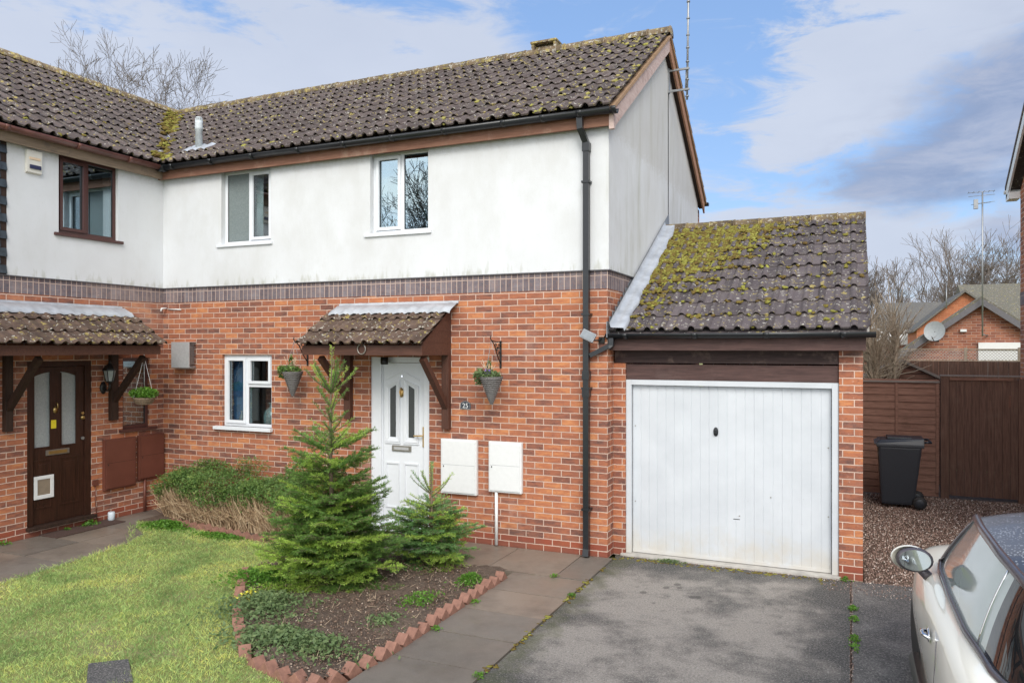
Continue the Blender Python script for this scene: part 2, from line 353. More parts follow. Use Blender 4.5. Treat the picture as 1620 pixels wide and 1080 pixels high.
def lawn_mat():
    m = M_('lawn_floor'); c = m.ramp(m.noise(1.6, 6, .65), [(.3, (.17, .20, .065)), (.5, (.26, .27, .08)), (.7, (.32, .28, .14))])
    c = m.mix(m.math('MULTIPLY', m.step(m.noise(35, 4, .7), .5, .7), .5), c, (.07, .055, .03)); m.col(c); m.rough(1); m.bump(m.noise(80, 4, .7), 1, .02); return m.m
MAT['lawn'] = lawn_mat()
def blade_mat():
    m = M_('grass_blade'); big = m.noise(1.15, 6, .62, None, .6)
    f = m.math('ADD', m.math('MULTIPLY', m.island, .55), m.math('MULTIPLY', m.math('SUBTRACT', big, .37), 1.75), clamp=True)
    c = m.ramp(f, [(0, (.10, .20, .06)), (.3, (.27, .42, .13)), (.55, (.46, .60, .22)), (.72, (.62, .70, .22)), (.88, (.78, .76, .20)), (1, (.60, .48, .32))])
    m.col(c); m.rough(.6); m.spec(.25)
    return thin(m)
MAT['blade'] = blade_mat()
def gravel_mat():
    m = M_('gravel_stone'); m.col(m.ramp(m.island, [(0, (.09, .055, .045)), (.35, (.22, .14, .11)), (.65, (.33, .22, .175)), (.88, (.46, .35, .29)), (1, (.8, .74, .68))])); m.rough(.7); return m.m
MAT['gravel'] = gravel_mat()
def leafm(name, stops, bright=.25, rough=.5):
    m = M_(name); m.col(m.ramp(m.math('ADD', m.math('MULTIPLY', m.island, .38), m.math('MULTIPLY', m.math('SUBTRACT', m.noise(8, 4, .65), .2), 1.0), clamp=True), stops)); m.rough(rough); m.spec(.3)
    return thin(m)
MAT['needle'] = leafm('fir_needle', [(0, (.06, .145, .040)), (.5, (.16, .30, .07)), (1, (.38, .52, .12))])
MAT['needle_pale'] = leafm('pale_fir_needle', [(0, (.18, .36, .08)), (.5, (.38, .55, .10)), (1, (.66, .76, .18))])
MAT['needle2'] = leafm('dark_fir_needle', [(0, (.07, .18, .07)), (.45, (.17, .35, .12)), (1, (.42, .58, .19))])
MAT['hedge'] = leafm('hedge_leaf', [(0, (.05, .10, .035)), (.5, (.13, .23, .06)), (1, (.36, .45, .12))])
MAT['weed'] = leafm('weed_leaf', [(0, (.05, .14, .02)), (.5, (.11, .25, .03)), (1, (.22, .38, .06))])
MAT['weed_pale'] = leafm('pale_weed_leaf', [(0, (.07, .12, .05)), (.5, (.15, .22, .09)), (1, (.30, .36, .16))])
MAT['twig'] = plain('dry_twig', (.56, .43, .29), .8, nz=.35, scale=40)
MAT['twig_pale'] = plain('pale_twig', (.48, .39, .29), .85, nz=.3, scale=20)
MAT['bark'] = plain('grey_bark', (.13, .105, .085), .9, nz=.35, scale=12)
MAT['bark_far'] = plain('far_bark', (.17, .14, .12), .9, nz=.3, scale=3)
MAT['fir_bark'] = plain('fir_bark', (.16, .12, .08), .9, nz=.3, scale=30)
MAT['edging'] = plain('edging_brick', (.235, .118, .084), .85, nz=.22, scale=25, bump=.4)
MAT['wicker'] = plain('grey_wicker', (.17, .16, .155), .8, nz=.45, scale=90, bump=1.0)
MAT['wicker_brown'] = plain('brown_wicker', (.22, .16, .11), .8, nz=.4, scale=80, bump=1.0)
MAT['fence_v'] = wood_mat('fence_board_wood', (.085, .046, .035), (.185, .105, .076), 'z', .8, (.19, .13, .10), .25)
MAT['fence_h'] = wood_mat('lap_fence_wood', (.17, .088, .064), (.31, .17, .125), 'x', .8, (.06, .03, .02), .35)
MAT['shed_roof'] = plain('shed_felt', (.22, .19, .17), .8)
MAT['bin'] = plain('bin_plastic', (.020, .023, .030), .38, nz=.15, scale=60, bump=.15)
MAT['rubber'] = plain('tyre_rubber', (.012, .012, .013), .7)
MAT['slate_far'] = tile_mat('far_roof_tile', (.12, .115, .105), .3)
MAT['moss_tile_far'] = tile_mat('far_mossy_tile', (.125, .12, .095), .9, .5)
MAT['darkroom'] = plain('room_dark', (.16, .18, .19), .9)
MAT['room'] = plain('room_wall', (.25, .27, .27), .9)
MAT['blue_curtain'] = plain('blue_curtain', (.04, .15, .32), .9, nz=.3)
MAT['pink'] = plain('pink_plastic', (.6, .2, .22), .4); MAT['red_toy'] = plain('red_toy', (.7, .05, .06), .4)
MAT['bottle_glass'] = plain('pale_bottle_glass', (.30, .42, .42), .1, .2); MAT['cork'] = plain('cork_board', (.48, .28, .12), .8)

def paint_mat():
    m = M_('cream_car_paint'); m.col((.90, .875, .77)); m.rough(.4); m.b.inputs['Coat Weight'].default_value = 1; m.b.inputs['Coat Roughness'].default_value = .04
    return m.m
MAT['paint'] = paint_mat()
def wet_mat(name, c, lo, hi):
    m = M_(name); v = m.vor(75, m.mapping((1, .55, 1)))
    drop = m.math('MULTIPLY', m.step(m.math('MULTIPLY', v.outputs['Distance'], -1), -.42, -.25), m.step(m.noise(6, 3, .6), .35, .55))
    m.col(m.mix(m.math('MULTIPLY', drop, .5), c, (.62, .65, .68))); m.rough(lo); m.bump(drop, hi, .003)
    m.b.inputs['Coat Weight'].default_value = .5; m.b.inputs['Coat Roughness'].default_value = .15; return m.m
MAT['wet_black'] = wet_mat('rain_beaded_dark_roof', (.035, .03, .03), .3, .8)
MAT['wet_silver'] = wet_mat('rain_beaded_silver_roof', (.50, .52, .55), .3, .6)
MAT['rail'] = plain('car_window_trim', (.10, .09, .10), .22, .3)

# ------------------------------------------------------------------ mesh helpers
def tag(o, label=None, cat=None, group=None, kind=None):
    if label: o['label'] = label
    if cat: o['category'] = cat
    if group: o['group'] = group
    if kind: o['kind'] = kind
    return o
WL = {}
def wloc(o):
    v = Vector((0, 0, 0))
    while o is not None: v += Vector(o.location); o = o.parent
    return v
def thing(name, loc, label, cat, group=None):
    o = bpy.data.objects.new(name, None); COL.objects.link(o); o.location = loc; o.empty_display_size = .2
    return tag(o, label, cat, group)
def link_mesh(name, me, mat, parent=None, loc=None):
    mats = mat if isinstance(mat, (list, tuple)) else [mat]
    for k in mats: me.materials.append(MAT[k] if isinstance(k, str) else k)
    o = bpy.data.objects.new(name, me); COL.objects.link(o)
    base = Vector(loc) if loc is not None else (wloc(parent) if parent else Vector((0, 0, 0)))
    me.transform(Matrix.Translation(-base))
    if parent: o.parent = parent; o.location = base-wloc(parent)
    else: o.location = base
    return o
class MB:
    def __init__(s): s.v = []; s.f = []; s.sm = []; s.mi = []
    def add(s, vs, fs, smooth=False, mi=0):
        k = len(s.v); s.v += [tuple(v) for v in vs]; s.f += [tuple(i+k for i in f) for f in fs]; s.sm += [smooth]*len(fs); s.mi += [mi]*len(fs); return s
    def box(s, x0, x1, y0, y1, z0, z1, mi=0):
        if x0 > x1: x0, x1 = x1, x0
        if y0 > y1: y0, y1 = y1, y0
        if z0 > z1: z0, z1 = z1, z0
        return s.add([(x, y, z) for z in (z0, z1) for y in (y0, y1) for x in (x0, x1)],
                     [(0, 2, 3, 1), (4, 5, 7, 6), (0, 1, 5, 4), (2, 6, 7, 3), (0, 4, 6, 2), (1, 3, 7, 5)], mi=mi)
    def hexa(s, p, mi=0):   # 8 points: bottom 4 ccw, top 4 ccw
        return s.add(p, [(3, 2, 1, 0), (4, 5, 6, 7), (0, 1, 5, 4), (1, 2, 6, 5), (2, 3, 7, 6), (3, 0, 4, 7)], mi=mi)
    def prism(s, poly, axis, a, b, mi=0):
        def P(u, v, w_): return {'x': (w_, u, v), 'y': (u, w_, v), 'z': (u, v, w_)}[axis]
        n = len(poly); vs = [P(u, v, a) for u, v in poly]+[P(u, v, b) for u, v in poly]
        fs = [tuple(range(n))[::-1], tuple(range(n, 2*n))]+[(i, (i+1) % n, n+(i+1) % n, n+i) for i in range(n)]
        return s.add(vs, fs, mi=mi)
    def tube(s, pts, r, n=8, caps=True, smooth=True, mi=0):
        pts = [Vector(p) for p in pts]; rs = r if isinstance(r, (list, tuple)) else [r]*len(pts)
        k = len(s.v); ref = None
        for i, p in enumerate(pts):
            t = (pts[min(i+1, len(pts)-1)]-pts[max(i-1, 0)]).normalized()
            if ref is None:
                ref = t.cross(Vector((0, 0, 1)) if abs(t.z) < .9 else Vector((1, 0, 0))).normalized()
            else: ref = (ref-t*ref.dot(t)).normalized()
            b = t.cross(ref)
            for j in range(n):
                a_ = 2*math.pi*j/n+ (math.pi/4 if n == 4 else 0); s.v.append(tuple(p+(ref*math.cos(a_)+b*math.sin(a_))*rs[i]))
        m = len(pts)
        for i in range(m-1):
            for j in range(n):
                s.f.append((k+i*n+j, k+i*n+(j+1) % n, k+(i+1)*n+(j+1) % n, k+(i+1)*n+j)); s.sm.append(smooth); s.mi.append(mi)
        if caps:
            s.f.append(tuple(k+j for j in range(n))[::-1]); s.f.append(tuple(k+(m-1)*n+j for j in range(n))); s.sm += [False]*2; s.mi += [mi]*2
        return s
    def lathe(s, prof, c, n=20, axis='z', smooth=True, mi=0, sx=1, sy=1):
        k = len(s.v); c = Vector(c)
        for r_, h in prof:
            for j in range(n):
                a_ = 2*math.pi*j/n; u, v = r_*math.cos(a_)*sx, r_*math.sin(a_)*sy
                s.v.append(tuple(c+Vector({'z': (u, v, h), 'y': (u, h, v), 'x': (h, u, v)}[axis])))
        for i in range(len(prof)-1):
            for j in range(n):
                s.f.append((k+i*n+j, k+i*n+(j+1) % n, k+(i+1)*n+(j+1) % n, k+(i+1)*n+j)); s.sm.append(smooth); s.mi.append(mi)
        s.f.append(tuple(k+j for j in range(n))[::-1]); s.f.append(tuple(k+(len(prof)-1)*n+j for j in range(n))); s.sm += [False]*2; s.mi += [mi]*2
        return s
    def mesh(s, name, bevel=0):
        me = bpy.data.meshes.new(name); me.from_pydata(s.v, [], s.f)
        me.polygons.foreach_set('use_smooth', s.sm); me.polygons.foreach_set('material_index', s.mi)
        bm = bmesh.new(); bm.from_mesh(me); bmesh.ops.recalc_face_normals(bm, faces=bm.faces)
        if bevel:
            es = [e_ for e_ in bm.edges if len(e_.link_faces) == 2 and e_.calc_face_angle(0) > .6]
            bmesh.ops.bevel(bm, geom=es, offset=bevel, segments=2, affect='EDGES', profile=.7)
        bm.to_mesh(me); bm.free(); me.update(); return me
    def build(s, name, mat, parent=None, bevel=0, loc=None): return link_mesh(name, s.mesh(name, bevel), mat, parent, loc)
def np_mesh(name, V, F, smooth=False):
    V = np.asarray(V, np.float32); F = np.asarray(F, np.int32); k = F.shape[1]
    me = bpy.data.meshes.new(name); me.vertices.add(len(V)); me.vertices.foreach_set('co', V.ravel())
    me.loops.add(F.size); me.loops.foreach_set('vertex_index', F.ravel()); me.polygons.add(len(F))
    me.polygons.foreach_set('loop_start', np.arange(0, F.size, k, dtype=np.int32))
    me.polygons.foreach_set('loop_total', np.full(len(F), k, np.int32))
    me.update(calc_edges=True); me.validate()
    if smooth: me.polygons.foreach_set('use_smooth', np.ones(len(F), bool))
    return me
def text_mesh(s, size, T, depth=.002, align='CENTER'):
    cu = bpy.data.curves.new('lettering', 'FONT'); cu.body = s; cu.size = size; cu.extrude = depth; cu.align_x = align; cu.align_y = 'CENTER'
    to = bpy.data.objects.new('lettering', cu); COL.objects.link(to)
    dg = bpy.context.evaluated_depsgraph_get(); me = bpy.data.meshes.new_from_object(to.evaluated_get(dg)); bpy.data.objects.remove(to)
    me.transform(T); me.materials.clear(); return me

def inpoly(px, py, poly):
    px = np.asarray(px); py = np.asarray(py); ins = np.zeros(px.shape, bool); n = len(poly); j = n-1
    for i in range(n):
        xi, yi = poly[i]; xj, yj = poly[j]
        c = ((yi > py) != (yj > py)) & (px < (xj-xi)*(py-yi)/(yj-yi+1e-12)+xi); ins ^= c; j = i
    return ins
def flat(name, poly, z, mat, kind='structure', thick=.02):
    o = MB().prism(poly, 'z', z-thick, z).build(name, mat); return tag(o, kind=kind)

# ------------------------------------------------------------------ setting: ground
LX = -6.97                      # plane of the left wing's side wall; the main front wall is y = 0, its right corner x = 0
tag(MB().box(-60, 80, -40, 140, -.25, -.06).build('ground', 'lawn'), kind='structure')
flat('driveway', [(.075, -9.5), (2.545, -9.5), (2.545, .34), (.0, .34), (.075, .05)], 0.0, 'drive')
flat('side_driveway', [(2.56, -9.5), (7.5, -9.5), (7.5, .18), (4.2, .30), (3.1, .25), (2.56, .21)], -.004, 'drive2')
flat('crack_bed', [(2.50, -9.5), (2.60, -9.5), (2.60, .2), (2.50, .2)], -.022, 'soil')
flat('gravel_bed', [(2.68, .18), (9.5, .18), (9.5, 8.9), (2.68, 8.9)], -.02, 'soil')
# main path of paving slabs
s = MB()
def slab(x0, x1, y0, y1):
    g = .005+.004*random.random(); z = .008+random.uniform(-.003, .003)
    s.hexa([(x0+g, y0+g, -.05), (x1-g, y0+g, -.05), (x1-g, y1-g, -.05), (x0+g, y1-g, -.05),
            (x0+g, y0+g, z), (x1-g, y0+g, z+random.uniform(-.003, .003)), (x1-g, y1-g, z), (x0+g, y1-g, z+random.uniform(-.003, .003))])
for x0, x1 in ((-3.7, -2.75), (-2.75, -1.9), (-1.9, -1.10), (-1.10, -.30), (-.30, .07)): slab(x0, x1, -.93, -.005)
y = -.93
for k in range(9):
    d = .60 if k else .62; slab(-.78, .065, y-d, y); y -= d
tag(s.build('path', 'slab'), kind='structure')
s = MB()
yy = [-.005, -1.25, -1.95, -2.65, -3.4, -4.2, -5.0, -5.9, -6.8]
for a_, b_ in zip(yy[1:], yy[:-1]):
    for x0, x1 in ((LX+.0, -6.2), (-6.2, -5.35)): slab(x0, x1, a_, b_)
tag(s.build('side_path', 'slab'), kind='structure')
LAWN = [(-5.40, -7.5), (-5.36, -3.6), (-5.45, -2.5), (-5.58, -1.75), (-5.75, -1.38), (-6.2, -1.12), (-6.5, -.85), (-5.6, -.86), (-4.6, -1.03), (-3.45, -1.1), (-3.4, -1.2),
        (-3.46, -2.1), (-2.9, -2.78), (-2.37, -3.36), (-2.02, -3.68), (-1.6, -3.99), (-.86, -4.22), (-.80, -7.5)]
flat('lawn', LAWN, .014, 'lawn', thick=.06)
BED = [(-3.42, -1.0), (-.80, -1.0), (-.79, -3.5), (-.90, -4.1), (-1.55, -3.93), (-1.98, -3.62), (-2.34, -3.3), (-2.85, -2.75), (-3.4, -2.08)]
b = MB()
gx = np.linspace(-3.5, -.7, 57); gy = np.linspace(-4.2, -.95, 66)
idx = {}
for i, x in enumerate(gx):
    for j, y in enumerate(gy):
        idx[i, j] = len(b.v); b.v.append((x, y, .022+.03*random.random()+.03*math.sin(x*5)*math.sin(y*4)))
for i in range(56):
    for j in range(65):
        if inpoly([(gx[i]+gx[i+1])/2], [(gy[j]+gy[j+1])/2], BED)[0]:
            b.f.append((idx[i, j], idx[i+1, j], idx[i+1, j+1], idx[i, j+1])); b.sm.append(True); b.mi.append(0)
tag(b.build('flower_bed', 'soil'), kind='structure')
flat('hedge_bed', [(-6.5, -.85), (-5.6, -.84), (-4.6, -1.0), (-3.6, -1.0), (-3.6, -.01), (-6.55, -.01)], .02, 'soil', thick=.06)
tag(MB().prism([(-2.72, -4.48), (-2.515, -4.30), (-2.15, -4.56), (-2.35, -4.78)], 'z', -.01, .035).build('drain_cover', MAT['drive2']), 'small dark worn drain cover sunk in the lawn at its front edge', 'drain cover')
tag(MB().box(-6.965, -6.62, -1.95, -.95, .010, .022).build('doormat', plain('worn_doormat', (.07, .04, .032), .95, nz=.4, scale=50, bump=.8)), 'worn brown doormat lying on the path below the dark front door', 'doormat')

# gravel stones
def stones(n, x0, x1, y0, y1, size, z=0.0, keep=None):
    c = np.stack([rng.uniform(x0, x1, n), rng.uniform(y0, y1, n), np.full(n, z)], 1)
    if keep is not None: c = c[keep(c[:, 0], c[:, 1])]; n = len(c)
    s_ = size*rng.uniform(.5, 1.25, (n, 1)); ax = rng.normal(size=(n, 3, 3)); q, _ = np.linalg.qr(ax)
    d = np.array([[1, 0, 0], [-1, 0, 0], [0, 1, 0], [0, -1, 0], [0, 0, 1], [0, 0, -1]])*np.array([1, .8, .55])
    V = np.einsum('nij,kj->nki', q, d)*s_[:, None, :]*rng.uniform(.7, 1.2, (n, 6, 1)); V = V+c[:, None, :]; V[:, :, 2] += rng.uniform(-.004, .006, (n, 1))
    F = np.array([[0, 2, 4], [2, 1, 4], [1, 3, 4], [3, 0, 4], [2, 0, 5], [1, 2, 5], [3, 1, 5], [0, 3, 5]])
    return V.reshape(-1, 3), (F[None]+np.arange(n)[:, None, None]*6).reshape(-1, 3)
V, F = stones(42000, 2.69, 6.3, .16, 5.6, .0125, -.008, lambda x, y: y > .20+.12*np.sin(x*2)*0+.06*np.sin(x*9)*.5)
tag(link_mesh('gravel', np_mesh('gravel', V, F), 'gravel'), kind='stuff')
V, F = stones(700, .1, 2.5, .12, .20, .006, .003)
Vs, Fs = stones(900, 2.54, 2.57, -6, .15, .007, -.004); F = np.vstack([F, Fs+len(V)]); V = np.vstack([V, Vs])
V2, F2 = stones(1200, 2.3, 4.5, -.25, .35, .007, .004)
tag(link_mesh('gravel_scatter', np_mesh('gravel_scatter', np.vstack([V, V2]), np.vstack([F, F2+len(V)])), 'gravel'), kind='stuff')

# lawn grass
def blades(n, poly, h, wd, z, keep=None, lean=.5):
    P = np.array(poly); x = rng.uniform(P[:, 0].min(), P[:, 0].max(), n); y = rng.uniform(P[:, 1].min(), P[:, 1].max(), n)
    k = inpoly(x, y, poly)
    if keep is not None: k &= keep(x, y)
    x, y = x[k], y[k]; n = len(x); a = rng.uniform(0, 2*np.pi, n); hh = h*rng.uniform(.5, 1.3, n); ln = rng.normal(0, lean, (n, 2))*hh[:, None]
    w2 = wd*rng.uniform(.6, 1.2, n); dx, dy = np.cos(a)*w2, np.sin(a)*w2
    V = np.stack([np.stack([x-dx, y-dy, np.full(n, z)], 1), np.stack([x+dx, y+dy, np.full(n, z)], 1),
                  np.stack([x+ln[:, 0]*.5+dx*.6, y+ln[:, 1]*.5+dy*.6, z+hh*.6], 1), np.stack([x+ln[:, 0], y+ln[:, 1], z+hh], 1)], 1)
    F = np.array([[0, 1, 2], [0, 2, 3]]); return V.reshape(-1, 3), (F[None]+np.arange(n)[:, None, None]*4).reshape(-1, 3)
V, F = blades(190000, [(p[0]-.02, p[1]) if i < 7 else p for i, p in enumerate(LAWN)], .027, .0026, .012, lambda x, y: (y > -5.6) & ~inpoly(x, y, [(-2.72, -4.48), (-2.515, -4.30), (-2.15, -4.56), (-2.35, -4.78)]), .75)
tag(link_mesh('grass', np_mesh('grass', V, F), 'blade'), kind='stuff')
cx_ = rng.uniform(-5.3, -1, 380); cy_ = rng.uniform(-5.2, -1.2, 380); kk = inpoly(cx_, cy_, LAWN); cx_, cy_ = cx_[kk], cy_[kk]; n = len(cx_)*34
bx = np.repeat(cx_, 34)+rng.normal(0, .028, n); by = np.repeat(cy_, 34)+rng.normal(0, .028, n); ang = rng.uniform(0, 6.28, n); hh = rng.uniform(.02, .05, n); lx, ly = rng.normal(0, .6, n)*hh, rng.normal(0, .6, n)*hh; dx, dy = np.cos(ang)*.002, np.sin(ang)*.002
V = np.stack([np.stack([bx-dx, by-dy, np.full(n, .012)], 1), np.stack([bx+dx, by+dy, np.full(n, .012)], 1), np.stack([bx+lx, by+ly, .012+hh], 1)], 1).reshape(-1, 3)
tag(link_mesh('tufts', np_mesh('tufts', V, np.arange(n*3).reshape(n, 3)), 'blade'), kind='stuff')
V, F = blades(6000, [(-5.60, -7.0), (-5.36, -7.0), (-5.31, -3.6), (-5.40, -2.5), (-5.53, -1.75), (-6.2, -1.07), (-6.32, -1.12), (-5.66, -1.75), (-5.53, -2.5), (-5.46, -3.6)], .045, .0025, .012)
tag(link_mesh('edge_grass', np_mesh('edge_grass', V, F), 'blade'), kind='stuff')

# ------------------------------------------------------------------ wall builder
def TF(u, w_, z): return (u, w_, z)                 # main front: u = x, inward = +y
def TL(u, w_, z): return (LX-w_, u, z)              # left wing side: u = y, inward = -x
def TG(u, w_, z): return (0-w_, u, z)               # gable: u = y, inward = -x
def wall_bm(b, T, u0, u1, z0, z1, th, ops, w0=0.0):
    us = sorted({u0, u1, *[min(max(v, u0), u1) for o in ops for v in o[:2]]}); zs = sorted({z0, z1, *[min(max(v, z0), z1) for o in ops for v in o[2:]]})
    solid = {}
    for i in range(len(us)-1):
        for j in range(len(zs)-1):
            cu, cz = (us[i]+us[i+1])/2, (zs[j]+zs[j+1])/2
            solid[i, j] = not any(o[0] < cu < o[1] and o[2] < cz < o[3] for o in ops)
    def q(*p): b.add([T(*x) for x in p], [(0, 1, 2, 3)])
    for (i, j), s_ in solid.items():
        if not s_: continue
        a, c, d, e_ = us[i], us[i+1], zs[j], zs[j+1]
        q((a, w0, d), (c, w0, d), (c, w0, e_), (a, w0, e_)); q((a, w0+th, d), (c, w0+th, d), (c, w0+th, e_), (a, w0+th, e_))
        for di, dj, p in ((-1, 0, ((a, d), (a, e_))), (1, 0, ((c, d), (c, e_))), (0, -1, ((a, d), (c, d))), (0, 1, ((a, e_), (c, e_)))):
            if not solid.get((i+di, j+dj), False):
                q((p[0][0], w0, p[0][1]), (p[1][0], w0, p[1][1]), (p[1][0], w0+th, p[1][1]), (p[0][0], w0+th, p[0][1]))
    return b
def tb(b, T, u0, u1, w0, w1, z0, z1, mi=0):
    p, q = T(u0, w0, z0), T(u1, w1, z1); return b.box(p[0], q[0], p[1], q[1], p[2], q[2], mi)

def window(parent, T, u0, u1, z0, z1, rec, frame, panes, glass, label=None, sill=None, room='darkroom', roomdepth=.9, mull=None):
    """panes: list of (u0,u1,z0,z1, has_sash) in metres inside the opening"""
    F = .045; b = MB()
    tb(b, T, u0, u0+F, rec, rec+.07, z0, z1); tb(b, T, u1-F, u1, rec, rec+.07, z0, z1)
    tb(b, T, u0+F, u1-F, rec, rec+.07, z0, z0+F); tb(b, T, u0+F, u1-F, rec, rec+.07, z1-F, z1)
    for m_ in (mull or []): tb(b, T, m_[0], m_[1], rec+.001, rec+.069, m_[2], m_[3])
    wn = b.build('window', frame, parent, .004)
    if label: wn['label'] = label
    for i, (a, c, d, e_, sash) in enumerate(panes):
        g = glass[i] if isinstance(glass, (list, tuple)) else glass
        k = 0
        if sash:
            k = .042; s_ = MB()
            tb(s_, T, a, a+k, rec-.018, rec+.04, d, e_); tb(s_, T, c-k, c, rec-.018, rec+.04, d, e_)
            tb(s_, T, a+k, c-k, rec-.018, rec+.04, d, d+k); tb(s_, T, a+k, c-k, rec-.018, rec+.04, e_-k, e_); s_.build('sash', frame, wn, .004)
        tb(MB(), T, a+k, c-k, rec+.02, rec+.026, d+k, e_-k).build('pane', g, wn)
        bl = MB(); L = .006   # black gasket line
        tb(bl, T, a+k-.001, a+k+L, rec+.012, rec+.019, d+k, e_-k); tb(bl, T, c-k-L, c-k+.001, rec+.012, rec+.019, d+k, e_-k)
        tb(bl, T, a+k+L, c-k-L, rec+.012, rec+.019, d+k, d+k+L); tb(bl, T, a+k+L, c-k-L, rec+.012, rec+.019, e_-k-L, e_-k); bl.build('gasket', 'black_iron', wn)
    if sill:
        su0, su1, sz0, sz1, pr = sill; tb(MB(), T, su0, su1, -pr, rec+.01, sz0, sz1).build('sill', frame, wn, .006)
    if room:
        r = MB(); d_ = roomdepth; t = .02
        tb(r, T, u0-.5, u1+.5, d_, d_+t, z0-.6, z1+.3); tb(r, T, u0-.5-t, u0-.5, .33, d_, z0-.6, z1+.3); tb(r, T, u1+.5, u1+.5+t, .33, d_, z0-.6, z1+.3)
        tb(r, T, u0-.5, u1+.5, .33, d_, z0-.6-t, z0-.6); tb(r, T, u0-.5, u1+.5, .33, d_, z1+.3, z1+.3+t)
        r.build('room', room, wn)
        tb(MB(), T, u0, u1, rec+.075, .33, z0-.02, z0+.01).build('inner_sill', 'white', wn)
    return wn

# ------------------------------------------------------------------ roof of individual tiles
def tiles_mesh(name, O, U, V, NN, lu, lv, clips=(), gauge=.325, roll=.165, mat='tile', parent=None, u_off=0.0):
    O, U, V, NN = map(lambda q: np.array(q, float), (O, U, V, NN))
    tw = 2*roll; ns = 26; prof_t = np.linspace(0, 1, ns+1); us = prof_t*tw
    ph = (us/roll+.28) % 1.0; hh = np.where(np.abs(ph-.5) < .23, .030*np.maximum(np.cos((ph-.5)/.23*np.pi/2), 0)**.62, 0)
    nv = int(math.ceil(lv/gauge)); nu = int(math.ceil(lu/tw))+1
    VV = []; FF = []
    for j in range(nv):
        v0, v1 = j*gauge, min((j+1)*gauge+.03, lv)
        if v0 > lv-.05: break
        for i in range(nu):
            a = -u_off+i*tw; jit = rng.normal(0, .0025); tl = rng.normal(0, .003); dv = rng.normal(0, .004)
            P = lambda u, v, h: O+U*u+V*v+NN*h
            k = len(VV)
            # the rolls are tallest at each tile's foot, so a dark hollow opens under every one
            rows = [(v0+dv+.06, -.010, 1.08, .013), (v0+dv, -.006, 1.14, .010), (v0+dv-.002, .014, 1.14, 0), (v0+.010+dv, .018, 1.12, 0), (v0+gauge*.5, .008, .92, 0), (v1, -.004, .60, 0)]
            for (v, h0, am, cut) in rows:
                for q in range(ns+1):
                    uu = a+us[q]; rl = min(1, max(hh[q], 0)/.020)
                    VV.append(P(min(max(uu, 0), lu), v, h0+(0 if cut == 0 else rl*(.020-cut))+hh[q]*am+.012+jit+tl*(prof_t[q]-.5)))
            if a+tw <= 0 or a >= lu: VV = VV[:k]; continue
            for r_ in range(len(rows)-1):
                for q in range(ns):
                    if min(a+us[q+1], lu) <= max(a+us[q], 0)+1e-6: continue
                    FF.append((k+r_*(ns+1)+q, k+r_*(ns+1)+q+1, k+(r_+1)*(ns+1)+q+1, k+(r_+1)*(ns+1)+q))
    me = np_mesh(name, np.array(VV), np.array(FF), True)
    bm = bmesh.new(); bm.from_mesh(me)
    for co, no in clips:   # keep the side the normal points away from
        bmesh.ops.bisect_plane(bm, geom=bm.verts[:]+bm.edges[:]+bm.faces[:], plane_co=co, plane_no=no, clear_outer=True)
    bmesh.ops.delete(bm, geom=[f for f in bm.faces if f.calc_area() < 1e-9], context='FACES')
    for e_ in bm.edges:
        if len(e_.link_faces) == 2 and e_.calc_face_angle(0) > .7: e_.smooth = False
    bm.to_mesh(me); bm.free()
    return link_mesh(name, me, mat, parent)

ICO = None
def lumps(name, pts, sizes, NN, mat, parent=None, squash=.55, kind=None):
    """irregular mossy cushions: each a rough dome of small facets"""
    global ICO
    if ICO is None:
        bm = bmesh.new(); bmesh.ops.create_icosphere(bm, subdivisions=2, radius=1); bm.verts.ensure_lookup_table()
        ICO = (np.array([v.co[:] for v in bm.verts]), np.array([[v.index for v in f.verts] for f in bm.faces])); bm.free()
    iv, fc = ICO; n = len(pts); pts = np.asarray(pts); sizes = np.asarray(sizes)
    NN = np.array(NN, float); NN /= np.linalg.norm(NN); A = np.cross(NN, [0, 0, 1.0]); A = A/np.linalg.norm(A) if np.linalg.norm(A) > .1 else np.array([1., 0, 0]); B = np.cross(NN, A)
    rad = rng.uniform(.6, 1.3, (n, len(iv), 1)); el_ = rng.uniform(.7, 1.5, (n, 1)); th = rng.uniform(0, np.pi, n)
    L = iv[None]*rad; lx, ly, lz = L[..., 0]*el_, L[..., 1]/el_, L[..., 2]*squash
    c, s_ = np.cos(th)[:, None], np.sin(th)[:, None]; x = lx*c-ly*s_; y = lx*s_+ly*c
    V = (x[..., None]*A+y[..., None]*B+lz[..., None]*NN)*sizes[:, None, None]+pts[:, None, :]
    F = fc[None]+np.arange(n)[:, None, None]*len(iv)
    o = link_mesh(name, np_mesh(name, V.reshape(-1, 3), F.reshape(-1, 3), False), mat, parent)
    if kind: o['kind'] = kind
    return o
def ridge_tiles(name, p0, p1, mat, parent, n, r=.115, moss=True):
    p0, p1 = Vector(p0), Vector(p1); b = MB(); d = (p1-p0)/n; ax = d.normalized(); s_ = ax.cross(Vector((0, 0, 1))).normalized()
    for i in range(n):
        dz = random.uniform(-.004, .006)
        rows = []
        for t, rr in ((0.004, r*.97), (.05, r), (.94, r*1.02), (.94, r*1.08), (1.0, r*1.08)):
            c = p0+d*(i+t); k = []
            for q in range(9):
                a_ = math.pi*(-.08+1.16*q/8); k.append(c+s_*math.cos(a_)*rr*1.15+Vector((0, 0, math.sin(a_)*rr*.85-.055+dz)))
            rows.append(k)
        vs = [v for k in rows for v in k]; fs = [(a_*9+q, a_*9+q+1, (a_+1)*9+q+1, (a_+1)*9+q) for a_ in range(4) for q in range(8)]
        fs += [tuple(range(9)), tuple(range(36, 45))[::-1]]
        b.add(vs, fs, True)
    return b.build(name, mat, parent)
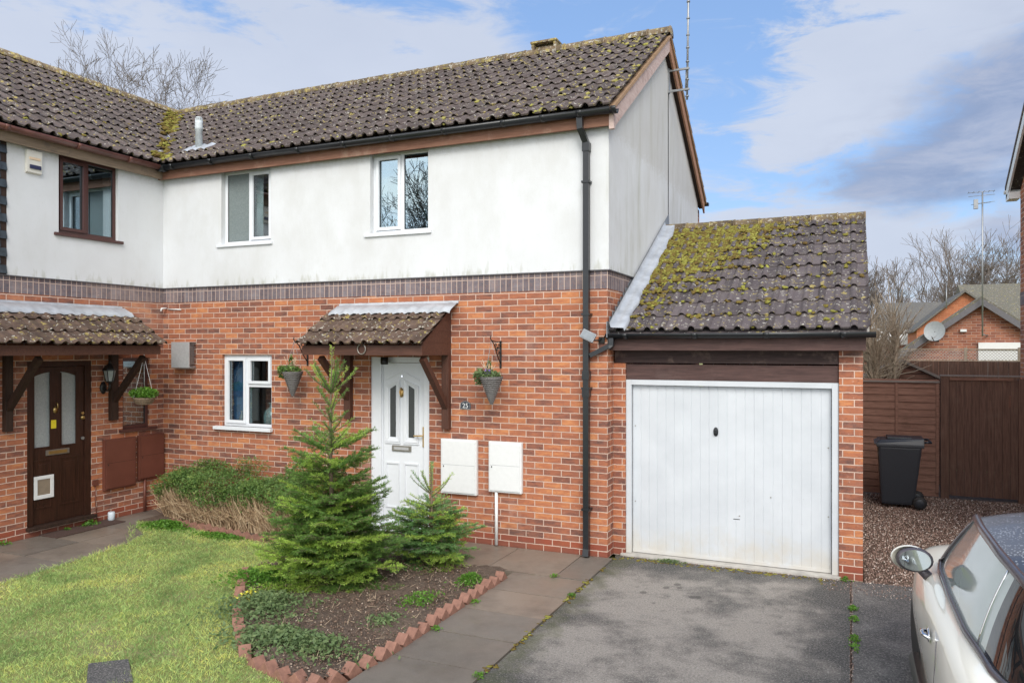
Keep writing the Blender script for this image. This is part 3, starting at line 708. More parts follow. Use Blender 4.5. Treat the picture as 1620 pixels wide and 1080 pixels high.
def gutter(name, pts, mat, parent, r=.055, clips=None, square=False):
    """open half-round channel with joints, walked along pts"""
    b = MB(); p0, p1 = Vector(pts[0]), Vector(pts[1]); ax = (p1-p0).normalized(); s_ = ax.cross(Vector((0, 0, 1))).normalized(); L = (p1-p0).length
    def ring(c, rr, th=.004):
        o = []; n = 8
        for q in range(n+1):
            a_ = math.pi+math.pi*q/n; o.append(c+s_*math.cos(a_)*rr+Vector((0, 0, math.sin(a_)*rr*1.05)))
        for q in range(n, -1, -1):
            a_ = math.pi+math.pi*q/n; o.append(c+s_*math.cos(a_)*(rr-th)+Vector((0, 0, math.sin(a_)*(rr-th)*1.05)))
        return o
    def seg(t0, t1, rr):
        A, B = ring(p0+ax*t0, rr), ring(p0+ax*t1, rr); n = len(A)
        b.add(A+B, [(i, (i+1) % n, n+(i+1) % n, n+i) for i in range(n)]+[tuple(range(n))[::-1], tuple(range(n, 2*n))], True)
    seg(0, L, r)
    c = clips or []
    for t in c: seg(t-.03, t+.03, r+.006)
    k = ring(p0, r)[:9]; b.add([x for x in k]+[x+ax*.006 for x in k], [tuple(range(9)), tuple(range(9, 18))[::-1]])
    k = ring(p1, r)[:9]; b.add([x-ax*.006 for x in k]+[x for x in k], [tuple(range(9)), tuple(range(9, 18))[::-1]])
    g = b.build(name, mat, parent)
    return g

def canopy(parent, T, u0, u1, uw0, uw1, posts, left=None):
    """lean-to porch roof against a wall; T maps (u along, w inward(-=outward), z)"""
    b = MB(); F0 = -.72
    tb(b, T, u0+.03, u1-.03, F0, F0+.035, 2.325, 2.445)
    cn = b.build('canopy', 'brown', parent)
    P = lambda u, w_, z: Vector(T(u, w_, z))
    O = P(u0, -.80, 2.455); U = (P(1, 0, 0)-P(0, 0, 0)); Vv = (P(0, -.0, 2.95)-P(0, -.80, 2.455)).normalized(); lv = (P(0, 0, 2.95)-P(0, -.8, 2.455)).length
    NN = U.cross(Vv); NN = NN if NN.z > 0 else -NN
    if left: O, U = P(u1, -.80, 2.455), -U
    tiles_mesh('roof_tiles', O, U, Vv, NN, u1-u0, lv-.04, gauge=.285, mat='tile_c', parent=cn)
    b = MB(); # boarded soffit and sloping under-deck
    b.hexa([T(u0+.04, F0+.036, 2.35), T(u1-.04, F0+.036, 2.35), T(u1-.04, -.005, 2.35), T(u0+.04, -.005, 2.35),
            T(u0+.04, F0+.036, 2.37), T(u1-.04, F0+.036, 2.37), T(u1-.04, -.005, 2.37), T(u0+.04, -.005, 2.37)])
    b.build('soffit', 'brown', cn)
    for uu in (u0+.03, u1-.06):   # cheeks
        c = MB(); poly = [(F0+.034, 2.325), (-.004, 2.325), (-.004, 2.91), (F0+.034, 2.475)]
        a_, z_ = uu, uu+.03
        c.hexa([T(a_, poly[0][0], poly[0][1]), T(z_, poly[0][0], poly[0][1]), T(z_, poly[1][0], poly[1][1]), T(a_, poly[1][0], poly[1][1]),
                T(a_, poly[3][0], poly[3][1]), T(z_, poly[3][0], poly[3][1]), T(z_, poly[2][0], poly[2][1]), T(a_, poly[2][0], poly[2][1])])
        for zz in (2.48, 2.62, 2.76):
            w1 = -.004; w_s = F0+.034+(zz+.02-2.475)/(2.91-2.475)*(-.004-F0-.034)
            if w_s < -.03: tb(c, T, uu-.003, uu+.033, max(w_s, F0+.034), w1, zz, zz+.006)
        c.build('cheek', 'brown', cn)
    # lead flashing dressed over the top course
    f = MB(); n = 60; rows = []
    for w_, z, hgt in ((-.003, 3.005, 0), (-.012, 2.965, 0), (-.04, 2.975, .2), (-.20, 2.902, 1), (-.235, 2.868, 1), (-.238, 2.848, 1)):
        rows.append([(w_, z, hgt, i) for i in range(n+1)])
    for (w_, z, hgt, _) in [r_[0] for r_ in rows]:
        for i in range(n+1):
            t = i/n; a_ = uw0+(uw1-uw0)*t
            sh = (u0-uw0)*(1-t)+(u1-uw1)*t
            uu = a_+sh*0
            z2 = z+hgt*.010*math.cos(uu/.165*2*math.pi+1)+random.uniform(-.002, .002)
            f.v.append(T(uu, w_, z2))
    for r_ in range(5):
        for i in range(n): f.f.append((r_*(n+1)+i, r_*(n+1)+i+1, (r_+1)*(n+1)+i+1, (r_+1)*(n+1)+i)); f.sm.append(True); f.mi.append(0)
    f.build('lead_flashing', 'lead', cn)
    for (pa, pb, zb, mt) in posts:
        tb(MB(), T, pa, pb, -.075, -.003, zb, 2.325).build('post', mt, cn, .006)
        um = (pa+pb)/2; c = MB(); h = .035
        zb2 = zb+.28
        c.hexa([T(um-h, -.078, zb2), T(um+h, -.078, zb2), T(um+h, -.078, zb2+.12), T(um-h, -.078, zb2+.12),
                T(um-h, F0+.06, 2.25), T(um+h, F0+.06, 2.25), T(um+h, F0+.06, 2.323), T(um-h, F0+.06, 2.323)])
        # straight brace from the post foot out to the fascia
        c = MB(); pts = [T(um, -.06, zb2), T(um, F0+.10, 2.29)]
        c.tube(pts, .05, 4, smooth=False); c.build('brace', mt, cn)
    return cn

# ------------------------------------------------------------------ main house
house = thing('house', (-3.4, 2.8, 0), 'white rendered and red brick semi-detached house with white front door and mossy tiled roof', 'house')
b = MB()
wall_bm(b, TF, LX, 0, 0, 3.10, .30, [(-5.80, -4.888, 1.285, 2.315), (-3.247, -2.348, .08, 2.295)])
wall_bm(b, TG, .30, 5.55, 0, 3.10, .30, [])
b.box(LX-5.5, 0, 5.55, 5.85, 0, 4.95)
b.build('wall', 'brick', house)
b = MB(); b.box(LX+.002, .004, -.004, .0, 3.095, 3.33); b.box(0, .004, 0, 5.55, 3.095, 3.33); b.build('soldier_course', 'soldier', house)
b = MB(); ZT = 5.02
ops = [(-5.795, -4.886, 3.90, 5.2), (-3.225, -2.352, 3.90, 5.2)]
wall_bm(b, TF, LX, .022, 3.31, ZT, .32, ops, -.022)
# gable end in render
g0, g1 = 0.0, 5.6
b.prism([(-.022+.32, 3.31), (5.6, 3.31), (5.6, 5.02), (2.8, 6.83), (.298, 5.20)], 'x', -.25, .022)
b.prism([(-.0215, ZT), (.298, ZT), (.298, 5.198), (-.0215, ZT+.0)], 'x', -.25, .0215)
b.build('render_wall', 'render', house)
b = MB(); b.box(LX, .030, -.030, -.0225, 3.302, 3.314); b.box(.0225, .030, -.022, 5.6, 3.302, 3.314); b.build('drip_bead', 'gable_dark', house)

PIT = math.atan((7.06-5.12)/3.05); ca, sa = math.cos(PIT), math.sin(PIT)
O1 = (-9.95, -.25, 5.12); V1 = (0, ca, sa); N1 = (0, -sa, ca); LV = 3.05/ca
roofp = MB()   # roof deck under the tiles, both slopes
roofp.prism([(-.20, 5.10), (2.8, 7.0), (5.85, 5.06), (5.85, 5.0), (2.8, 6.92), (-.20, 5.04)], 'x', LX-.2, .10)
roof = roofp.build('roof', 'tile', house)
valley = [((-6.72, -.25, 0), (-1, -1, 0))]
tiles_mesh('tiles', O1, (1, 0, 0), V1, N1, 10.08, LV, valley, parent=roof)
tiles_mesh('tiles', (.13, 5.85, 5.12), (-1, 0, 0), (0, -ca, sa), (0, sa, ca), 9.9, LV, parent=roof, roll=.165)
ridge_tiles('ridge_tiles', (-9.75, 2.8, 7.10), (.14, 2.8, 7.10), 'ridge', roof, 30)
# vent terminal on the ridge
b = MB(); x0, x1 = -2.05, -1.63
b.box(x0, x0+.05, 2.68, 2.92, 7.02, 7.20); b.box(x1-.05, x1, 2.68, 2.92, 7.02, 7.20); b.box(x0+.05, x1-.05, 2.74, 2.86, 7.02, 7.155)
b.box(x0-.01, x1+.01, 2.66, 2.94, 7.19, 7.225); b.build('ridge_vent', 'ridge', roof, .012)
# moss on the main roof
def slope_pts(O, U, V, NN, us, vs, h): return np.array(O)+np.outer(us, U)+np.outer(vs, V)+h*np.array(NN)
def moss_field(n, O, U, V, NN, lu, lv, dens, size, gauge=.325):
    u = rng.uniform(0, lu, n); v = rng.uniform(0, lv, n); k = rng.uniform(0, 1, n) < dens(u, v)
    u, v = u[k], v[k]
    ph = np.round(v/gauge)*gauge+rng.normal(0.0, .03, len(v)); near = rng.uniform(0, 1, len(v)) < .55; v = np.where(near, np.clip(ph, .02, lv), v)
    return slope_pts(O, U, V, NN, u, v, .022), size*rng.uniform(.45, 1.25, len(u))
cl = rng.uniform(0, 1, (60, 2))*[10, LV]
def dens_main(u, v):
    x = -9.95+u; d = .007+.75*np.exp(-((LV-v)/.16)**2)+.6*np.exp(-((LV-v)/.5)**2)*np.exp(-((x-.1)/.9)**2)
    d += .10*np.exp(-((x+.1)/.8)**2)+.06*np.exp(-(v/.35)**2)
    for cu, cv in cl: d = d+.35*np.exp(-(((u-cu)/.10)**2+((v-cv)/.07)**2))
    ok = (x-(-6.72)) > -(v*ca-.0)+.04
    return np.where(ok, d, 0)
P_, S_ = moss_field(9000, O1, (1, 0, 0), V1, N1, 10.05, LV, dens_main, .030)
lumps('moss', P_, S_, N1, 'moss_dry', roof, kind='stuff')
# valley: lead sheet and thick moss
vb, vt = Vector((-6.70, -.23, 5.135)), Vector((-9.72, 2.79, 7.055)); vd = (vt-vb)
b = MB(); sd_ = Vector((1, 1, 0)).normalized()
b.add([vb+sd_*.13+Vector((0, 0, .045)), vb+Vector((0, 0, .02)), vt+Vector((0, 0, .02)), vt+sd_*.11+Vector((0, 0, .045)), vb-sd_*.11+Vector((0, 0, .045)), vt-sd_*.11+Vector((0, 0, .045))],
      [(0, 1, 2, 3), (1, 4, 5, 2)]); b.build('valley_lead', 'lead', roof)
t = np.clip(np.concatenate([rng.uniform(.5, 1.02, 330), rng.uniform(0, 1, 120), rng.uniform(0, .06, 60)]), 0, 1.01); off = rng.normal(-.03, .06, len(t))
vp_ = np.array(vb)+np.outer(t, np.array(vd))+np.outer(off, np.array(sd_))+np.outer(np.abs(off)*.6+.03, [0, 0, 1])
lumps('valley_moss', vp_, rng.uniform(.02, .055, len(t)), (0, 0, 1), 'moss', roof, kind='stuff')

# fascia, gutter, bargeboards
b = MB(); b.box(LX+.03, .055, -.125, -.095, 4.925, 5.07); b.build('fascia', 'fascia', house)
MB().box(LX+.03, .05, -.094, -.024, 4.945, 4.965).build('soffit', 'dark_wood', house)
gutter('gutter', [(LX+.16, -.195, 5.10), (.10, -.195, 5.10)], 'black', house, .062, [.25, 1.0, 1.75, 2.55, 3.3, 4.05, 4.8, 5.6, 6.1, 6.55, 6.95])
def barge(y0, z0, y1, z1, mat, d=.175, x0=.085, x1=.112, foot=0):
    b = MB(); b.hexa([(x0, y0, z0-d), (x1, y0, z0-d), (x1, y1, z1-d), (x0, y1, z1-d), (x0, y0, z0), (x1, y0, z0), (x1, y1, z1), (x0, y1, z1)]); return b.build('bargeboard', mat, house)
barge(-.13, 5.085, 2.8, 6.985, 'barge_pink', .20); barge(5.78, 5.055, 2.8, 6.985, 'barge_brown', .18)
MB().box(.056, .1119, -.1299, -.075, 4.885, 5.06).build('barge_foot', 'barge_pink', house)
b = MB(); b.hexa([(.07, -.2, 5.075), (.135, -.2, 5.075), (.135, 2.8, 6.99), (.07, 2.8, 6.99), (.07, -.2, 5.12), (.135, -.2, 5.12), (.135, 2.8, 7.035), (.07, 2.8, 7.035)])
b.hexa([(.07, 2.8, 6.99), (.135, 2.8, 6.99), (.135, 5.85, 5.05), (.07, 5.85, 5.05), (.07, 2.8, 7.035), (.135, 2.8, 7.035), (.135, 5.85, 5.10), (.07, 5.85, 5.10)])
b.build('verge', wood_mat('verge_mortar', (.28, .17, .10), (.42, .28, .17), 'y', .9), house)
b = MB(); b.hexa([(.023, -.1, 4.94), (.086, -.1, 4.94), (.086, 2.8, 6.84), (.023, 2.8, 6.84), (.023, -.1, 4.96), (.086, -.1, 4.96), (.086, 2.8, 6.86), (.023, 2.8, 6.86)])
b.hexa([(.023, 2.8, 6.84), (.086, 2.8, 6.84), (.086, 5.7, 4.95), (.023, 5.7, 4.95), (.023, 2.8, 6.86), (.086, 2.8, 6.86), (.086, 5.7, 4.97), (.023, 5.7, 4.97)])
b.build('verge_soffit', 'dark_wood', house)
gutter('gutter', [(-.5, 5.93, 5.09), (.16, 5.93, 5.09)], 'black', house, .06)

# square black downpipe
b = MB(); pr = .047; dx, dy = -.228, -.075
b.tube([(dx, dy, .03), (dx, dy, 4.74)], pr, 4, smooth=False)
b.tube([(dx, dy, 4.70), (dx, dy, 4.76), (dx-.045, -.165, 4.92), (dx-.05, -.17, 5.07)], [pr, pr, pr, pr*1.05], 4, smooth=False)
dp = b.build('downpipe', 'black', house)
for z in (4.32, 2.80, 1.95, .56):
    MB().box(dx-.05, dx+.05, dy-.045, -.002, z-.012, z+.012).build('pipe_clip', 'black', dp)
for z in (4.72, 2.10, 1.90): MB().box(dx-.042, dx+.042, dy-.042, dy+.042, z-.05, z+.05).build('pipe_joint', 'black', dp)
b = MB(); b.tube([(dx, dy, .10), (dx-.0, dy-.02, .02)], pr*1.05, 4, smooth=False); b.build('pipe_shoe', 'black', dp)

# windows of the main house
wu1 = window(house, TF, -5.795, -4.886, 3.905, 4.965, .055, 'upvc',
       [(-5.75, -5.35, 3.95, 4.925, False), (-5.31, -4.935, 3.955, 4.92, True)], ['bathroom', 'glass'], 'white framed upstairs window with frosted left pane', (-5.87, -4.85, 3.868, 3.905, .05), mull=[(-5.35, -5.31, 3.95, 4.92)])
wu2 = window(house, TF, -3.225, -2.352, 3.905, 4.965, .055, 'upvc',
       [(-3.178, -2.80, 3.955, 4.92, True), (-2.755, -2.40, 3.95, 4.925, False)], ['glass_strong', 'glass_strong'], 'white framed upstairs window reflecting bare branches', (-3.31, -2.30, 3.868, 3.905, .05), mull=[(-2.80, -2.755, 3.95, 4.92)])
wg = window(house, TF, -5.80, -4.888, 1.285, 2.315, .045, 'upvc',
       [(-5.752, -5.39, 1.33, 2.27, True), (-5.345, -4.935, 1.90, 2.27, True), (-5.345, -4.935, 1.33, 1.845, False)], ['glass', 'glass', 'glass'], 'white framed ground floor window with three panes', (-5.925, -4.87, 1.235, 1.285, .06),
       mull=[(-5.39, -5.345, 1.33, 2.27), (-5.345, -4.935, 1.855, 1.895)])
MB().box(-5.78, -5.50, .20, .22, 1.29, 2.31).build('curtain', 'blue_curtain', wg)
for xa, xb, za in ((-5.30, -5.20, 3.92), (-3.20, -3.08, 3.92), (-2.50, -2.36, 3.92)):
    cu = MB()
    for q in range(6): cu.tube([(xa+(xb-xa)*q/5, .17, za), (xa+(xb-xa)*q/5, .17, 4.94)], .014, 6)
    cu.build('curtain', 'white', wu2 if xa > -4 else wu1)

# front door
d0, d1, zd0, zd1 = -3.247, -2.348, .08, 2.295
b = MB(); fw = .07
b.box(d0, d0+.155, .035, .115, zd0+.03, zd1); b.box(d1-fw-.03, d1, .035, .115, zd0+.03, zd1); b.box(d0+.155, d1-fw-.03, .035, .115, zd1-fw, zd1)
b.box(d0+.155, d0+.175, .055, .115, zd0+.03, zd1-fw)
b.box(d0-.0, d1+.0, -.03, .115, zd0-.05, zd0+.03)
b.build('door_frame', 'upvc', house, .005)
b = MB(); L0, L1 = d0+.178, d1-fw-.033; zz0, zz1 = zd0+.034, zd1-fw-.006
b.box(L0, L1, .062, .10, zz0, zz1); door = b.build('door', 'upvc', house, .004); door['label'] = 'white panelled front door with two narrow lights'
lc = (L0+L1)/2
def door_light(ua, ub, inner_left):
    z0_, zA, zB = 1.19, 1.92, 2.00     # angled tops rising to the door middle
    fr = MB(); k = .045
    ta, tb_ = (zB, zA) if inner_left else (zA, zB)
    P = [(ua, z0_), (ub, z0_), (ub, tb_), (ua, ta)]
    sl_ = (tb_-ta)/(ub-ua); Q = [(ua+k, z0_+k), (ub-k, z0_+k), (ub-k, tb_-k*.9-sl_*k), (ua+k, ta-k*.9+sl_*k)]
    for i in range(4):
        j = (i+1) % 4
        fr.hexa([(P[i][0], .044, P[i][1]), (P[j][0], .044, P[j][1]), (Q[j][0], .052, Q[j][1]), (Q[i][0], .052, Q[i][1]),
                 (P[i][0], .0618, P[i][1]), (P[j][0], .0618, P[j][1]), (Q[j][0], .0618, Q[j][1]), (Q[i][0], .0618, Q[i][1])])
    fr.build('light_frame', 'upvc', door, .003)
    g = MB(); G = [(ua+k+.022, z0_+k+.018), (ub-k-.022, z0_+k+.018), (ub-k-.022, Q[2][1]-.015), (ua+k+.022, Q[3][1]-.015)]; g.prism(G, 'y', .0575, .061); g.build('glass_light', 'frosted_dark', door)
door_light(-3.035, -2.815, False); door_light(-2.755, -2.535, True)
b = MB()   # lower raised panels and the arched top moulding
for ua, ub in ((-3.03, -2.82), (-2.75, -2.54)):
    for (x0_, x1_, z0_, z1_) in ((ua, ub, .33, .345), (ua, ub, .90, .925), (ua, ua+.015, .345, .90), (ub-.015, ub, .345, .90)): b.box(x0_, x1_, .048, .0618, z0_, z1_)
    b.box(ua-.01, ub+.01, .046, .0618, 1.165, 1.185)
b.build('door_panel', 'upvc', door, .004)
b = MB(); b.hexa([(-3.04, .050, 1.99), (-2.785, .050, 2.10), (-2.785, .050, 2.115), (-3.04, .050, 2.005), (-3.04, .0615, 1.99), (-2.785, .0615, 2.10), (-2.785, .0615, 2.115), (-3.04, .0615, 2.005)])
b.hexa([(-2.785, .050, 2.10), (-2.53, .050, 1.99), (-2.53, .050, 2.005), (-2.785, .050, 2.115), (-2.785, .0615, 2.10), (-2.53, .0615, 1.99), (-2.53, .0615, 2.005), (-2.785, .0615, 2.115)])
b.build('door_moulding', 'upvc', door)
b = MB(); b.box(-2.934, -2.646, .044, .0618, 1.07, 1.145); lb = b.build('letterbox', 'letter', door, .004); MB().box(-2.90, -2.68, .040, .0438, 1.09, 1.125).build('letter_flap', 'alu', lb)
b = MB(); b.lathe([(.004, .0618), (.03, .058), (.036, .050), (.02, .046), (.004, .044)], (-2.789, 0, 1.83), 14, 'y', sy=1.6)
b.tube([(-2.789, .04, 1.90), (-2.812, .035, 1.84), (-2.789, .03, 1.775), (-2.766, .035, 1.84), (-2.789, .04, 1.90)], .007, 6); b.build('knocker', 'gold', door)
b = MB(); b.box(-2.475, -2.44, .048, .0618, 1.14, 1.40); b.tube([(-2.458, .05, 1.29), (-2.458, .01, 1.29), (-2.58, .005, 1.285)], .010, 8); b.build('handle', 'gold', door, .003)
MB().lathe([(.006, .0618), (.016, .055), (.014, .050)], (-2.785, 0, 1.985+.06), 12, 'y').build('spyhole', 'chrome', door)
MB().lathe([(.045, 2.20), (.05, 2.22), (.05, 2.295)], (-2.98, -.06, 0), 14).build('porch_lamp', 'black_iron', house)

c1_ = canopy(house, TF, -3.80, -2.00, -3.735, -1.925, [(-2.13, -2.03, 1.40, 'brown_v'), (-3.61, -3.51, 1.47, 'brown_v')])
b = MB(); b.tube([(-2.865+.058*math.cos(t_), -.735, 2.40+.062*math.sin(t_)) for t_ in np.linspace(math.pi*.62, math.pi*2.38, 18)], .008, 5)
tag(b.build('horseshoe', 'letter', None, loc=(-2.865, -.735, 2.40)), 'grey iron horseshoe nailed to the front of the white door porch', 'horseshoe')
# flue pipe through the roof above the left upstairs window
yf, zf = .20, 5.40
b = MB(); b.lathe([(.052, 5.36), (.052, 5.70), (.06, 5.705), (.06, 5.735), (.055, 5.80), (.055, 5.84)], (-6.46, yf, 0), 20)
for i in range(10):
    a_ = i*math.tau/10; b.box(-6.46+.043*math.cos(a_)-.008, -6.46+.043*math.cos(a_)+.008, yf+.043*math.sin(a_)-.008, yf+.043*math.sin(a_)+.008, 5.84, 5.875)
b.lathe([(.05, 5.875), (.045, 5.895), (.01, 5.90)], (-6.46, yf, 0), 20)
fp = thing('flue_pipe', (-6.46, yf, 5.38), 'short pale grey flue pipe rising through the tiles near the roof valley', 'flue'); b.build('pipe', plain('pale_grey_metal', (.50, .54, .56), .45), fp)
b = MB(); n = 16
for r_, v in enumerate((-.14, .12)):
    for i in range(n+1):
        u = -6.72+.52*i/n; hh = .045+.016*math.cos(u/.165*math.tau); q = Vector((u, yf, zf))+Vector(V1)*v+Vector(N1)*hh; b.v.append(tuple(q))
for i in range(n): b.f.append((i, i+1, n+1+i+1, n+1+i)); b.sm.append(True); b.mi.append(0)
b.build('lead_slate', 'lead', fp)
# overflow pipe near the inner corner
tag(MB().tube([(-6.90, .0, 3.01), (-6.90, -.10, 3.0), (-6.90, -.105, 2.96)], .014, 8).tube([(-6.86, -.012, 2.995), (-6.60, -.012, 2.985)], .009, 6).build('overflow_pipe', 'white', None, loc=(-6.9, 0, 3)), 'short white overflow pipe poking from the brick below the dark band near the inner corner', 'pipe')

# ------------------------------------------------------------------ neighbour house (left wing)
nb = thing('house', (-9.8, -1, 0), 'neighbouring house on the left with brown windows, dark brown door and red gutter', 'house')
YF = -4.3
b = MB(); wall_bm(b, TL, YF, 0, 0, 3.10, .30, [(-.71, -.246, 1.24, 2.27), (-2.10, -1.20, .12, 2.24)]); b.box(-12.5, LX-.30, YF, YF+.3, 0, 4.95); b.box(-12.5, -12.2, YF+.3, 5.55, 0, 4.95); b.build('wall', 'brick', nb)
b = MB(); b.box(LX, LX+.004, YF, -.004, 3.095, 3.33); b.build('soldier_course', 'soldier', nb)
b = MB(); wall_bm(b, TL, -2.37, -.022, 3.31, ZT, .32, [(-1.694, -.80, 3.90, 5.2)], -.022); b.build('render_wall', 'render', nb)
b = MB(); wall_bm(b, TL, YF, -2.372, 3.31, ZT, .32, [], -.022); b.prism([(-12.5, 4.95), (LX, 4.95), (-9.75, 6.85)], 'y', YF, YF+.3); b.build('slate_hung_wall', 'dark_wood', nb)
b = MB()
for j in range(16):      # hung slates with uneven riven edges
    for i in range(14):
        y0 = -2.378-.155*i-(.0775 if j % 2 else 0); y1 = y0-.15
        if y1 < YF: continue
        z = 3.33+j*.105; x = LX+.024
        b.hexa([(x, y1, z+random.uniform(-.008, .008)), (x+.022, y1, z), (x+.022, min(y0, -2.376), z+random.uniform(-.008, .008)), (x, min(y0, -2.376), z),
                (x, y1, z+.10), (x+.006, y1, z+.10), (x+.006, min(y0, -2.376), z+.10), (x, min(y0, -2.376), z+.10)])
b.build('hung_slates', plain('blue_black_slate', (.035, .045, .055), .35, nz=.5, scale=14, bump=.5), nb)
MB().box(LX+.022, LX+.028, YF, -.03, 3.302, 3.314).build('drip_bead', 'gable_dark', nb)
b = MB(); b.prism([(-6.77, 5.10), (-9.75, 7.0), (-12.75, 5.06), (-12.75, 5.0), (-9.75, 6.92), (-6.77, 5.04)], 'y', YF-.15, -.3)
b.prism([(-7.6, 5.5), (-9.75, 6.99), (-12.75, 5.05), (-12.75, 5.0), (-9.75, 6.92), (-7.6, 5.45)], 'y', -.3, 5.7)
nroof = b.build('roof', 'tile', nb)
tiles_mesh('tiles', (-6.72, YF-.15, 5.12), (0, 1, 0), (-ca, 0, sa), (sa, 0, ca), 7.45, LV, [((-6.72, -.25, 0), (1, 1, 0))], parent=nroof)
ridge_tiles('ridge_tiles', (-9.77, YF-.17, 7.11), (-9.77, 2.9, 7.11), 'ridge', nroof, 20)
def dens_l(u, v):
    y = YF-.15+u; d = .015+.85*np.exp(-((LV-v)/.15)**2)+.15*np.exp(-((LV-v)/.5)**2)
    for cu, cv in cl: d = d+.3*np.exp(-(((u-cu*.7)/.10)**2+((v-cv)/.07)**2))
    return np.where((y+.25) < (v*ca)-.05, d, 0)
P_, S_ = moss_field(6500, (-6.72, YF-.15, 5.12), (0, 1, 0), (-ca, 0, sa), (sa, 0, ca), 7.3, LV, dens_l, .028)
lumps('moss', P_, S_, (sa, 0, ca), 'moss', nroof, kind='stuff')
MB().box(LX+.095, LX+.125, YF-.1, -.128, 4.925, 5.07).build('fascia', 'fascia_l', nb)
MB().box(LX+.024, LX+.094, YF-.1, -.128, 4.945, 4.965).build('soffit', 'dark_wood', nb)
gutter('gutter', [(LX+.195, YF-.1, 5.10), (LX+.195, -.27, 5.10)], 'gutter_brown', nb, .060, [.6, 1.9, 2.85, 3.63])
MB().tube([(LX+.195, -.27, 5.075), (LX+.195, -.195, 5.075), (LX+.27, -.195, 5.075)], .064, 8).build('gutter_corner', 'black', nb)
window(nb, TL, -1.694, -.80, 3.925, 4.965, .03, 'brown_upvc', [(-1.65, -1.27, 3.97, 4.92, True), (-1.225, -.845, 3.97, 4.92, False)], ['glass_strong', 'glass_strong'],
       'brown framed upstairs window', (-1.76, -.735, 3.885, 3.925, .055), room='room', mull=[(-1.27, -1.225, 3.97, 4.92)])
window(nb, TL, -.71, -.246, 1.25, 2.27, .04, 'brown_upvc', [(-.665, -.291, 1.295, 2.225, False)], ['glass_strong'], 'narrow dark framed window by the dark door', (-.775, -.15, 1.205, 1.25, .05))
b = MB(); e0, e1 = -2.10, -1.20
tb(b, TL, e0, e0+.09, .01, .10, .14, 2.24); tb(b, TL, e1-.09, e1, .01, .10, .14, 2.24); tb(b, TL, e0+.09, e1-.09, .01, .10, 2.17, 2.24); b.build('door_frame', 'dark_door', nb, .005)
tb(MB(), TL, e0-.02, e1+.03, -.075, .10, .10, .14).build('door_sill', 'dark_wood', nb, .006)
b = MB(); E0, E1 = e0+.093, e1-.093
gl = [(-2.0, -1.765), (-1.63, -1.40)]
wall_bm(b, TL, E0, E1, .145, 2.165, .045, [(g[0], g[1], 1.12, 2.10) for g in gl], .035); nd = b.build('door', 'dark_door', nb); nd['label'] = 'dark brown front door with two tall obscure panes'
for g in gl:
    n = 9; b = MB(); top = [2.10-.06*((1-q/(n-1)) if g[0] > -1.8 else q/(n-1))**1.6 for q in range(n)]
    poly = [(g[0], 1.12), (g[1], 1.12)]+[(g[0]+(g[1]-g[0])*(1-q/(n-1)), top[q]) for q in range(n)]
    b.prism(poly, 'x', LX-.062, LX-.056); b.build('glass_panel', 'frosted', nd)
    b = MB(); b.prism([(g[0], 2.101), (g[1], 2.101)]+poly[2:], 'x', LX-.055, LX-.036); b.build('arched_head', 'dark_door', nd)
    b = MB(); k = .014
    for (ua, ub, za, zb) in ((g[0], g[0]+k, 1.12, 2.09), (g[1]-k, g[1], 1.12, 2.09), (g[0]+k, g[1]-k, 1.12, 1.12+k)): tb(b, TL, ua, ub, .027, .0349, za, zb)
    b.build('glazing_bead', 'dark_door', nd)
for (ua, ub) in ((-1.99, -1.755), (-1.64, -1.36)):
    b = MB(); zt, zb = .97, .34; k = .02
    tb(b, TL, ua, ua+k, .027, .0349, zb, zt); tb(b, TL, ub-k, ub, .027, .0349, zb, zt); tb(b, TL, ua+k, ub-k, .027, .0349, zb, zb+k); tb(b, TL, ua+k, ub-k, .027, .0349, zt-k, zt)
    tb(b, TL, ua+.06, ub-.06, .029, .0349, zb+.06, zt-.06); b.build('door_panel', 'dark_door', nd, .004)
b = MB()
cf = (-2.0, -1.735, .47, .765)
for (ua, ub, za, zb) in ((cf[0], cf[0]+.045, cf[2], cf[3]), (cf[1]-.045, cf[1], cf[2], cf[3]), (cf[0]+.045, cf[1]-.045, cf[2], cf[2]+.05), (cf[0]+.045, cf[1]-.045, cf[3]-.045, cf[3])): tb(b, TL, ua, ub, .010, .0268, za, zb)
cfo = b.build('cat_flap', 'white', nd, .005); tb(MB(), TL, cf[0]+.045, cf[1]-.045, .018, .0265, cf[2]+.05, cf[3]-.045).build('flap', plain('tan_flap', (.25, .20, .15), .3), cfo)
lb = tb(MB(), TL, -1.835, -1.51, .022, .0345, 1.015, 1.085).build('letterbox', 'letter', nd, .003); tb(MB(), TL, -1.80, -1.545, .017, .0218, 1.03, 1.07).build('letter_flap', 'brass', lb)
b = MB(); b.lathe([(.002, .002), (.035, -.004), (.03, -.02), (.008, -.03)], (LX-.030, -1.695, 1.60), 12, 'x', sx=1, sy=1.5); b.tube([(LX-.02, -1.695, 1.70), (LX+.005, -1.695, 1.68), (LX+.01, -1.695, 1.62)], .008, 6); b.build('knocker', 'brass', nd)
tb(MB(), TL, -1.775, -1.69, .031, .0345, 1.36, 1.47).build('sticker', 'yellow', nd)
b = MB(); b.lathe([(.03, .0), (.03, .02), (.012, .03)], (LX-.034, -1.315, 1.47), 12, 'x'); b.lathe([(.02, .0), (.02, .015)], (LX-.034, -1.315, 1.53), 12, 'x'); b.build('lock', 'brass', nd)
MB().lathe([(.022, 0), (.022, .018)], (LX-.034, -1.315, 1.19), 12, 'x').build('lock', 'steel', nd)
canopy(nb, TL, -4.0, -.66, -4.05, -.72, [(-.945, -.834, 1.40, 'dark_wood'), (-2.414, -2.322, 1.385, 'dark_wood'), (-3.75, -3.65, 1.385, 'dark_wood')], left=True)

